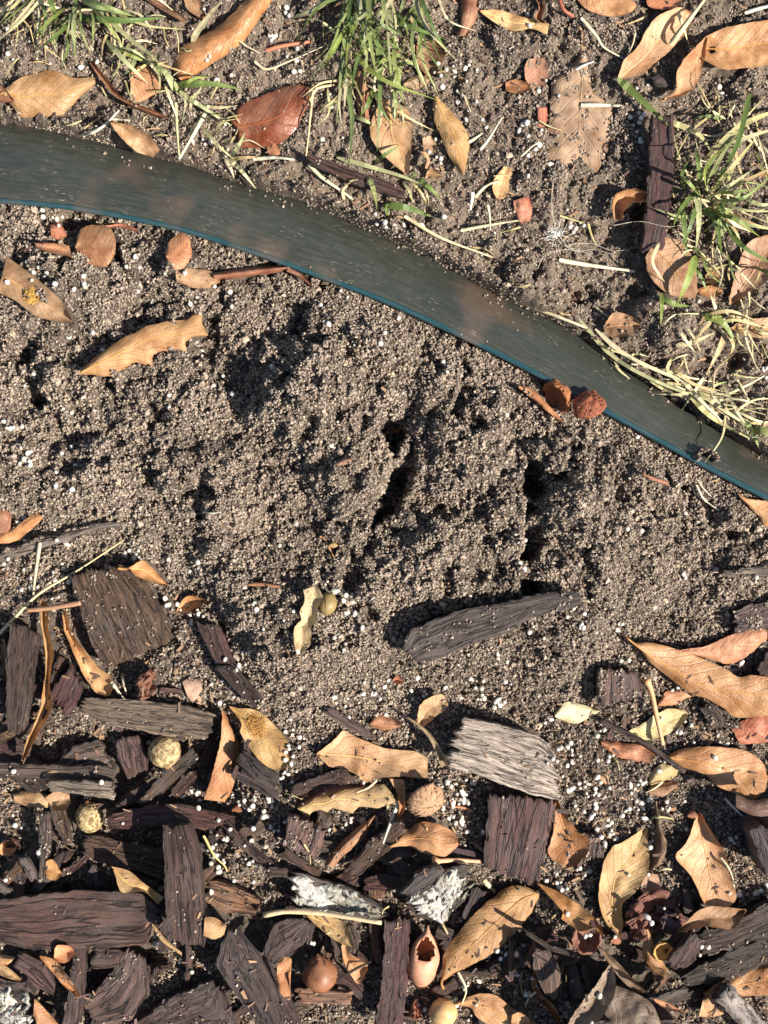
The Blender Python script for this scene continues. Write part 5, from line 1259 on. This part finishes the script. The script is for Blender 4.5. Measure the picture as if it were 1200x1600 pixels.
tuft('bushy green grass tuft at the right border', (1100, 310), [
    ('1090,300 1092,350 1087,392', 13, 10, 'g'), ('1172,146 1150,230 1108,304', 11, 22, 'g'), ('1089,236 1092,268 1090,302', 9, 10, 'g'), ('1096,264 1130,272 1158,290', 12, 14, 'g'), ('1112,300 1142,264 1184,212', 10, 22, 's'),
    ('1118,308 1160,328 1230,330', 6, 12, 'p'), ('1116,316 1140,345 1172,362', 15, 8, 's'), ('1066,310 1070,366 1074,404', 12, 8, 'g'), ('1130,346 1160,384 1214,416', 13, 12, 'g'), ('1088,400 1074,440 1058,476', 17, 8, 'g'),
    ('1080,404 1094,430 1106,458', 9, 6, 'g'), ('1034,458 1034,484 1032,510', 9, 5, 'g'), ('1034,464 1056,476 1078,478', 12, 4, 'g'), ('1110,300 1150,300 1200,290', 9, 26, 'g'), ('1100,296 1130,240 1160,200', 9, 34, 'g'), ('1096,306 1070,280 1052,268', 9, 20, 'g'),
    ('1104,310 1140,290 1180,262', 8, 30, 'g'), ('1108,330 1150,344 1190,372', 9, 20, 'g'), ('1086,300 1062,330 1050,360', 10, 18, 'g'), ('1100,320 1120,352 1128,400', 11, 12, 'g'), ('1092,310 1080,350 1064,390', 10, 12, 'g'), ('1112,322 1150,362 1160,402', 8, 10, 's'),
    ('1120,300 1170,280 1230,250', 9, 18, 's'), ('1110,244 1160,196 1230,166', 16, 6, 's'), ('1120,238 1170,214 1230,196', 10, 8, 's'), ('1100,250 1140,210 1196,150', 7, 12, 's'), ('1140,330 1180,352 1230,360', 8, 8, 's'), ('1095,290 1120,262 1124,230', 8, 26, 'g'),
    ('1150,300 1190,320 1230,310', 9, 10, 'g'), ('1070,300 1066,270 1080,244', 8, 14, 'g'), ('1104,300 1104,260 1140,222', 8, 40, 'g'), ('1108,312 1160,310 1210,270', 8, 34, 'g'), ('1030,380 1020,410 1038,440', 7, 6, 's'), ('1098,400 1110,420 1140,412', 8, 5, 's')], extra=[(1080, 290, 1150, 330, 26, 0, 180, 45, 120, (4, 4)), (1110, 180, 1200, 240, 16, 150, 60, 40, 110, (1, 4)), (1060, 380, 1180, 420, 12, 80, 80, 30, 70, (3, 3))])
tuft('dry straw runner with few green leaves lying along the edging', (1150, 640), [
    ('905,498 962,560 1060,610 1196,648', 8, 3, 'p'), ('930,514 980,556 1070,596 1160,626', 9, 4, 's'), ('960,556 966,576 984,592', 6, 2, 's'), ('1096,492 1130,505 1152,540', 15, 5, 'g'), ('1134,520 1122,550 1104,584', 11, 4, 's'), ('1138,520 1146,540 1140,556', 9, 4, 's'),
    ('1176,672 1196,674 1230,690', 17, 5, 'g'), ('1166,658 1178,680 1188,704', 10, 4, 'g'), ('1060,586 1090,620 1130,660', 9, 5, 's'), ('1070,606 1110,650 1180,690', 12, 4, 's'), ('1052,574 1084,600 1132,612', 8, 6, 's'), ('1100,590 1080,620 1066,640', 7, 4, 's'),
    ('1090,610 1130,640 1174,668', 10, 5, 's'), ('1130,600 1150,640 1170,670', 8, 6, 's'), ('1110,590 1116,620 1140,656', 8, 5, 's'), ('1050,560 1044,580 1070,606', 7, 4, 's'), ('1140,640 1160,660 1176,694', 6, 4, 'p'), ('1000,580 1040,610 1100,628', 6, 3, 's'),
    ('1102,494 1140,486 1180,500', 8, 5, 's'), ('1118,508 1150,500 1196,512', 7, 5, 's'), ('1056,540 1080,536 1116,520', 10, 3, 's'), ('1064,520 1076,538 1086,550', 6, 2, 's')], extra=[(1050, 590, 1190, 670, 18, 30, 50, 30, 90, (1, 7)), (1100, 490, 1190, 520, 12, 60, 80, 25, 60, (1, 5)), (940, 530, 1050, 600, 8, 30, 30, 25, 60, (1, 6))])
tuft('single loose green blade fallen from the pale tan leaf tip', (1005, 160), [('965,122 1000,154 1046,197', 16, 3, 'g'), ('1046,190 1090,208 1112,238', 12, 3, 's')])

# ------------------------------------------------------------------ white fertilizer pellets
def build_pellets():
    protos = []
    for k in range(5):
        nseg, nr = 10, 7
        e = [1.0, 1.05, 1.2, 1.5, 0.95][k]
        V, F, U = lathe([(-e * math.cos(t), math.sin(t) + 1e-4) for t in np.linspace(0, math.pi, nr)], (0.2, 1, .1), nseg, .12, k)
        V = V * (1 + .34 * vnoise(V[:, 0] * 1.6 + 7, V[:, 1] * 1.6 + V[:, 2], k)[:, None])
        protos.append(mesh_from('fertilizer_pellet', V, F, None, True, M_PELLET))
    # (x, y, spread, count): where the photograph shows them gathered
    cl = [(30, 30, 40, 6), (50, 90, 40, 9), (140, 70, 40, 5), (330, 30, 30, 3), (350, 115, 34, 10), (330, 200, 40, 6), (300, 215, 25, 4), (440, 15, 16, 4), (416, 55, 22, 6), (470, 95, 26, 8), (505, 160, 22, 6),
          (520, 215, 20, 3), (600, 350, 22, 8), (640, 360, 25, 5), (700, 240, 30, 8), (720, 130, 34, 14), (690, 100, 20, 4), (745, 180, 25, 6), (740, 350, 50, 8), (770, 340, 30, 4), (826, 45, 26, 5), (860, 140, 20, 3),
          (830, 210, 26, 8), (830, 250, 30, 6), (990, 190, 20, 8), (1000, 230, 14, 4), (1004, 130, 20, 5), (1040, 150, 22, 5), (960, 130, 20, 2), (910, 350, 36, 6), (900, 240, 40, 4), (1010, 20, 14, 2), (1140, 130, 40, 4), (1060, 470, 40, 4), (1190, 580, 20, 3),
          (990, 650, 16, 4), (1010, 670, 20, 4), (60, 335, 24, 4), (100, 340, 30, 6), (60, 420, 26, 8), (20, 430, 20, 4), (110, 440, 30, 4), (190, 410, 20, 3), (250, 430, 50, 8), (330, 470, 40, 7), (110, 510, 30, 5), (150, 535, 20, 2), (300, 545, 20, 4), (330, 600, 40, 3), (30, 580, 30, 4),
          (20, 680, 26, 7), (45, 720, 20, 7), (100, 680, 50, 4), (110, 755, 40, 3), (60, 790, 50, 3), (265, 635, 20, 2), (520, 470, 40, 6), (600, 515, 30, 3), (690, 575, 24, 3), (510, 680, 30, 3), (740, 660, 60, 2), (430, 830, 40, 3), (40, 830, 20, 5), (30, 895, 35, 10), (70, 900, 40, 10), (100, 860, 20, 4),
          (205, 868, 16, 7), (290, 870, 30, 4), (270, 945, 20, 5), (303, 960, 16, 8), (395, 930, 25, 4), (510, 920, 18, 5), (545, 945, 18, 7), (555, 975, 14, 3), (475, 1012, 14, 4), (530, 1005, 14, 4), (420, 960, 40, 3), (575, 1070, 20, 6), (540, 1105, 24, 8), (620, 1085, 40, 6), (660, 1080, 24, 5), (680, 1080, 20, 3),
          (740, 1060, 40, 9), (770, 1090, 30, 8), (780, 1050, 30, 4), (735, 935, 20, 2), (840, 990, 20, 3), (900, 965, 20, 5), (980, 985, 18, 3), (975, 1035, 12, 3), (815, 840, 12, 3), (990, 835, 14, 2), (1080, 895, 14, 2), (1080, 800, 20, 2), (820, 880, 14, 2), (1180, 915, 14, 2), (1150, 1040, 16, 5),
          (460, 1150, 22, 8), (455, 1180, 20, 7), (390, 1035, 20, 3), (345, 1080, 24, 4), (350, 1030, 16, 2), (370, 1030, 20, 3), (490, 1260, 16, 3), (520, 1275, 30, 16), (500, 1225, 24, 6), (450, 1210, 20, 6), (430, 1270, 26, 10), (420, 1300, 30, 10), (560, 1225, 20, 4), (700, 1245, 26, 14), (725, 1235, 20, 10), (720, 1265, 24, 10), (700, 1280, 14, 4),
          (745, 1300, 16, 4), (230, 1180, 22, 6), (270, 1190, 20, 4), (300, 1250, 20, 5), (325, 1255, 18, 5), (350, 1300, 22, 14), (335, 1335, 22, 10), (345, 1350, 18, 6), (325, 1400, 14, 3), (190, 1290, 12, 3), (160, 1350, 14, 2), (205, 1350, 10, 1), (20, 1280, 20, 4), (15, 1370, 14, 4), (60, 1340, 14, 3), (250, 1480, 24, 4), (295, 1505, 16, 3), (165, 1232, 14, 2),
          (460, 1440, 14, 5), (500, 1465, 18, 6), (470, 1490, 14, 2), (760, 1500, 18, 3), (715, 1545, 22, 9), (735, 1540, 18, 6), (790, 1485, 24, 8), (800, 1520, 20, 4), (660, 1565, 14, 4), (730, 1590, 30, 12), (830, 1540, 16, 4), (910, 1545, 14, 2), (935, 1560, 14, 5), (935, 1470, 16, 6), (945, 1500, 14, 3), (930, 1490, 14, 4), (960, 1470, 12, 4), (1010, 1435, 12, 3),
          (1100, 1485, 10, 5), (1190, 1390, 16, 6), (1150, 1390, 12, 4), (1145, 1310, 12, 4), (1070, 1300, 10, 1), (1015, 1310, 14, 6), (1020, 1330, 10, 3), (960, 1300, 24, 10), (910, 1250, 30, 16), (930, 1230, 26, 10), (1000, 1240, 24, 12), (990, 1270, 20, 6), (880, 1190, 26, 6), (900, 1170, 24, 6), (930, 1140, 20, 5), (940, 1180, 18, 4), (1035, 1200, 12, 4), (1050, 1255, 20, 5), (870, 1380, 16, 5), (885, 1395, 12, 3), (910, 1360, 12, 4), (940, 1300, 20, 6),
          (1020, 1120, 14, 3), (1060, 1085, 12, 2), (1110, 1170, 16, 4), (1070, 1150, 30, 5), (1130, 1155, 14, 3), (860, 1150, 30, 5), (1000, 1380, 30, 6), (1030, 1420, 20, 3), (880, 1440, 14, 2), (40, 1210, 40, 3), (120, 1190, 30, 2), (400, 1330, 24, 6), (480, 1400, 40, 3), (380, 1360, 30, 4), (380, 1240, 20, 5), (390, 1250, 16, 5)]
    pos = []
    for x, y, sp, n in cl:
        for i in range(n):
            a = random.uniform(0, 6.283); r = sp * math.sqrt(random.random())
            pos.append((x + r * math.cos(a), y + r * math.sin(a), random.choices([random.uniform(2.2, 3.2), random.uniform(3.2, 4.5)], [.45, .55])[0]))
    X, Y = P(np.array([p[0] for p in pos]), np.array([p[1] for p in pos]), 0.0)
    rows = []
    for (px, py, r), x, y in zip(pos, X, Y):
        if py > back_y(px) - 4 and py < bead_y(px) + 6: continue
        if py < back_y(px) and random.random() < .3: continue
        R = r * S
        ij = ridx(np.array(x), np.array(y)); z = float(H[ij])
        if z - GR[ij] > .003 and random.random() < .8: continue
        for _ in range(2):
            x, y = P(px, py, z); i, j = ridx(np.array(x), np.array(y))
            z = float(np.quantile(H[max(0, i - 1):i + 2, max(0, j - 1):j + 2], .6)) + R * random.uniform(.45, .95)
        rows.append((R, float(x), float(y), z))
    rows.sort(reverse=True)
    big, rest = rows[:300], rows[300:]
    for R, x, y, z in big:
        o = link('fertilizer_pellet', random.choices(protos, [4, 4, 2, 1, 4])[0], None, (*lin(jit((216, 208, 192), 22)), .3))
        o.location = (x, y, z); o.scale = (R, R * random.uniform(.85, 1.15), R * .92)
        o.rotation_euler = (random.uniform(-.5, .5), random.uniform(-.5, .5), random.uniform(0, 6.28))
        u, v = 600 + x / S, 800 - y / S
        where = ('on the lawn soil left of the centre grass' if u < 560 else 'on the lawn soil right of the centre grass') if v < back_y(u) else 'on the left part of the mound' if u < 400 and v < 860 else 'on the right part of the mound' if v < 1000 and u >= 400 else \
            'among the chips at the lower left' if u < 400 else 'in the soil around the whitish chip' if v < 1330 and u < 840 else 'among the lichen bark and acorns' if u < 840 else 'in the soil around the right leaves'
        tag(o, 'small white fertilizer pellet ' + where, 'pellet', 'white pellets ' + where)
    VV, FF = [], []; off = 0
    for R, x, y, z in rest:
        m = random.choices(protos, [4, 4, 2, 1, 4])[0]
        co = np.zeros(len(m.vertices) * 3); m.vertices.foreach_get('co', co); co = co.reshape(-1, 3) * R
        a = random.uniform(0, 6.28); c, s = math.cos(a), math.sin(a)
        co = np.stack([co[:, 0] * c - co[:, 1] * s, co[:, 0] * s + co[:, 1] * c, co[:, 2]], 1) + [x, y, z]
        VV.append(co); FF += [tuple(i + off for i in p.vertices) for p in m.polygons]; off += len(co)
    o = link('fine_pellets', mesh_from('fine_pellets', np.vstack(VV), FF, None, True, M_PELLET), None, (*lin((206, 198, 182)), .3))
    tag(o, 'finest white fertilizer grains strewn between the larger pellets', 'pellets', kind='stuff')
    print('pellets', len(big), len(rest))
build_pellets()

# ------------------------------------------------------------------ soil crumbs: instanced grains over the whole soil
def build_crumbs():
    protos = bpy.data.collections.new('crumb_shapes')      # shapes only; not linked to the scene
    for k in range(7):
        nr, nseg = 5, 7
        V, F, U = lathe([(-math.cos(t), math.sin(t) + 1e-3) for t in np.linspace(0, math.pi, nr)], (0.3, 1, .2), nseg, 0, k)
        rs = np.random.default_rng(50 + k)
        V = V * (0.55 + 0.85 * rs.random((len(V), 1))) * np.array([1.0, 0.8 + .3 * rs.random(), 0.75 + .3 * rs.random()])
        protos.objects.link(bpy.data.objects.new('crumb', mesh_from('crumb', V, F, None, False, M_CRUMB)))
    n = 500000
    u = RNG.uniform(-110, 1310, n); v = RNG.uniform(-110, 1710, n)
    n2 = 260000      # the same soil goes on, a little sparser, outside the frame
    u2 = RNG.uniform(-520, 1720, n2); v2 = RNG.uniform(-520, 2120, n2); o2 = (np.abs(u2 - 600) > 710) | (np.abs(v2 - 800) > 910)
    u = np.concatenate([u, u2[o2]]); v = np.concatenate([v, v2[o2]]); n = len(u)
    x = (u - 600) * S; y = (800 - v) * S
    g = ground(x, y)
    f = (v - back_y(u)) / (bead_y(u) - back_y(u))
    mulch = sstep(0, 60, v - np.interp(u, FOOT[:, 0], FOOT[:, 1]) - 20)
    keepc = np.exp(-(((u - 1092) / 24) ** 2 + ((v - 716) / 15) ** 2) ** 2) * sstep(-.25, 0, fbm(u / 22, v / 22, 2, 14))
    ok = (((f < 0.02) | (f > 1.0)) | (keepc > .3))
    ok &= RNG.random(n) > mulch * .4
    ok &= RNG.random(n) > (v < back_y(u)) * (.25 + .45 * sstep(-.1, .25, fbm(u / 45, v / 45, 3, 88)))
    # nothing stands under a crumb: skip those that would poke through what lies on the soil
    cover = H[ridx(x, y)] - GR[ridx(x, y)]
    cover = np.where((np.abs(u - 600) > 600 + RM - 4) | (np.abs(v - 800) > 800 + RM - 4), 0.0, cover)
    ok &= cover < 0.0075
    hidden = (cover > 0.0012) & (RNG.random(n) > .12)
    ok &= ~hidden
    x, y, g, u, v = x[ok], y[ok], g[ok], u[ok], v[ok]
    r = 0.00026 + 0.00043 * RNG.random(len(x)) ** 1.8
    big_ = RNG.random(len(x)); r[big_ < .03] *= 1.7; r[big_ < .006] *= 1.5
    z = g + r * RNG.uniform(-.1, 1.0, len(x))
    st = RNG.random(len(x)) < np.where(v < back_y(u), .12, .38)
    r = np.where(v < back_y(u), r * .88, r)
    z[st] += 0.0017 * RNG.random(st.sum())
    tint = np.clip(RNG.normal(.55, .2, len(x)) + .25 * fbm(u / 60, v / 60, 3, 77), 0, .9)
    rare = RNG.random(len(x)); tint[rare < .02] = RNG.uniform(.9, 1, (rare < .02).sum()); tint[rare > .96] = 0.05
    ex = [np.stack([x, y, z], 1)]; er = [r]; et = [tint]
    for X, Y, Z, den in DUST:        # soil spilt on leaves and chips
        m = int(den * 2600 * (np.ptp(X) * np.ptp(Y)) / (0.03 * 0.03))
        a = RNG.uniform(0, X.shape[0] - 1.001, m); b = RNG.uniform(0, X.shape[1] - 1.001, m)
        i, j = a.astype(int), b.astype(int); fa, fb = a - i, b - j
        S3 = np.stack([X, Y, Z], -1)
        p = (S3[i, j] * (1 - fa)[:, None] + S3[i + 1, j] * fa[:, None]) * (1 - fb)[:, None] + (S3[i, j + 1] * (1 - fa)[:, None] + S3[i + 1, j + 1] * fa[:, None]) * fb[:, None]
        k = fbm(p[:, 0] * 260, p[:, 1] * 260, 3, 12) > RNG.normal(.2, .09, m)
        p = p[k]; rr = RNG.uniform(.0003, .0007, len(p)); p[:, 2] += rr * .6
        ex.append(p); er.append(rr); et.append(RNG.uniform(.3, .85, len(p)))
    pos = np.vstack(ex).astype(np.float32); rad = np.concatenate(er).astype(np.float32); tin = np.concatenate(et).astype(np.float32)
    N_ = len(pos)
    me = bpy.data.meshes.new('soil_crumbs'); me.vertices.add(N_)
    me.vertices.foreach_set('co', pos.ravel())
    me.attributes.new('size', 'FLOAT', 'POINT').data.foreach_set('value', rad)
    me.attributes.new('tint', 'FLOAT', 'POINT').data.foreach_set('value', tin)
    me.attributes.new('turn', 'FLOAT_VECTOR', 'POINT').data.foreach_set('vector', RNG.uniform(0, 6.283, N_ * 3).astype(np.float32))
    me.attributes.new('shape', 'INT', 'POINT').data.foreach_set('value', RNG.integers(0, 7, N_).astype(np.int32))
    o = link('soil_crumbs', me)
    tag(o, 'loose grey-brown soil crumbs covering the mound and ground', 'soil', kind='stuff')
    t = bpy.data.node_groups.new('crumbs', 'GeometryNodeTree')
    t.interface.new_socket('Geometry', in_out='INPUT', socket_type='NodeSocketGeometry'); t.interface.new_socket('Geometry', in_out='OUTPUT', socket_type='NodeSocketGeometry')
    gi = t.nodes.new('NodeGroupInput'); go = t.nodes.new('NodeGroupOutput')
    iop = t.nodes.new('GeometryNodeInstanceOnPoints'); ci = t.nodes.new('GeometryNodeCollectionInfo')
    ci.inputs['Collection'].default_value = protos; ci.inputs['Separate Children'].default_value = True; ci.inputs['Reset Children'].default_value = True
    def attr(name, typ):
        a = t.nodes.new('GeometryNodeInputNamedAttribute'); a.data_type = typ; a.inputs['Name'].default_value = name; return a.outputs['Attribute']
    t.links.new(gi.outputs[0], iop.inputs['Points']); t.links.new(ci.outputs[0], iop.inputs['Instance']); iop.inputs['Pick Instance'].default_value = True
    t.links.new(attr('shape', 'INT'), iop.inputs['Instance Index'])
    e2r = t.nodes.new('FunctionNodeEulerToRotation'); t.links.new(attr('turn', 'FLOAT_VECTOR'), e2r.inputs[0]); t.links.new(e2r.outputs[0], iop.inputs['Rotation'])
    t.links.new(attr('size', 'FLOAT'), iop.inputs['Scale'])
    t.links.new(iop.outputs[0], go.inputs[0])
    md = o.modifiers.new('crumbs', 'NODES'); md.node_group = t
    print('crumbs', N_)
build_crumbs()

# ------------------------------------------------------------------ fine litter: slivers of bark and leaf too small to count
def build_litter():
    V, F, cols = [], [], []
    k = 0
    while k < 3200:
        u, v = random.uniform(-60, 1260), random.uniform(-60, 1660)
        mul = float(sstep(-40, 60, v - np.interp(u, FOOT[:, 0], FOOT[:, 1])))
        lawn = v < back_y(u) - 8
        if back_y(u) - 8 <= v < bead_y(u) + 8: continue
        if random.random() > (.9 * mul if not lawn else .4) + .04: continue
        x, y = P(u, v, 0.0); ij = ridx(np.array(x), np.array(y))
        if H[ij] - GR[ij] > .0016 and not (mul > .9 and random.random() < .12): continue
        z = float(H[ij]) + .0004
        a = random.uniform(0, 6.28); l = random.uniform(.0007, .0026) * (1.5 if mul > .8 and random.random() < .3 else 1); w = l * random.uniform(.12, .4); t = random.uniform(.0002, .0006); tl = random.uniform(-.5, .5)
        d = np.array([math.cos(a), math.sin(a), tl * .5]); e = np.array([-d[1], d[0], random.uniform(-.4, .4)]); c = np.array([x, y, z])
        q = [c + d * l * random.uniform(.7, 1.1) + e * w * .5, c - d * l * random.uniform(.3, 1.1) + e * w, c - d * l * random.uniform(.5, 1.3) - e * w * random.uniform(.1, 1), c + d * l * .9 - e * w * .7]
        i = len(V); V += q + [p - np.array([0, 0, t]) for p in q]
        F += [(i, i + 1, i + 2, i + 3), (i + 7, i + 6, i + 5, i + 4)] + [(i + j, i + 4 + j, i + 4 + (j + 1) % 4, i + (j + 1) % 4) for j in range(4)]
        cols += [lin(jit(random.choice([DK, DR, BR, (128, 98, 74), (164, 130, 96), (96, 74, 60), (84, 66, 56)]), 14))] * 8
        k += 1
    me = mesh_from('fine_litter', V, F, None, False, None)
    at = me.color_attributes.new('tone', 'FLOAT_COLOR', 'POINT'); at.data.foreach_set('color', np.hstack([np.array(cols), np.ones((len(cols), 1))]).astype(np.float32).ravel())
    m, t, b, out = nt('litter'); ac = t.nodes.new('ShaderNodeAttribute'); ac.attribute_name = 'tone'
    t.links.new(ac.outputs['Color'], b.inputs['Base Color']); b.inputs['Roughness'].default_value = .8
    me.materials.append(m)
    tag(link('fine_litter', me), 'tiny slivers of bark and leaf strewn over the soil', 'litter', kind='stuff')
build_litter()
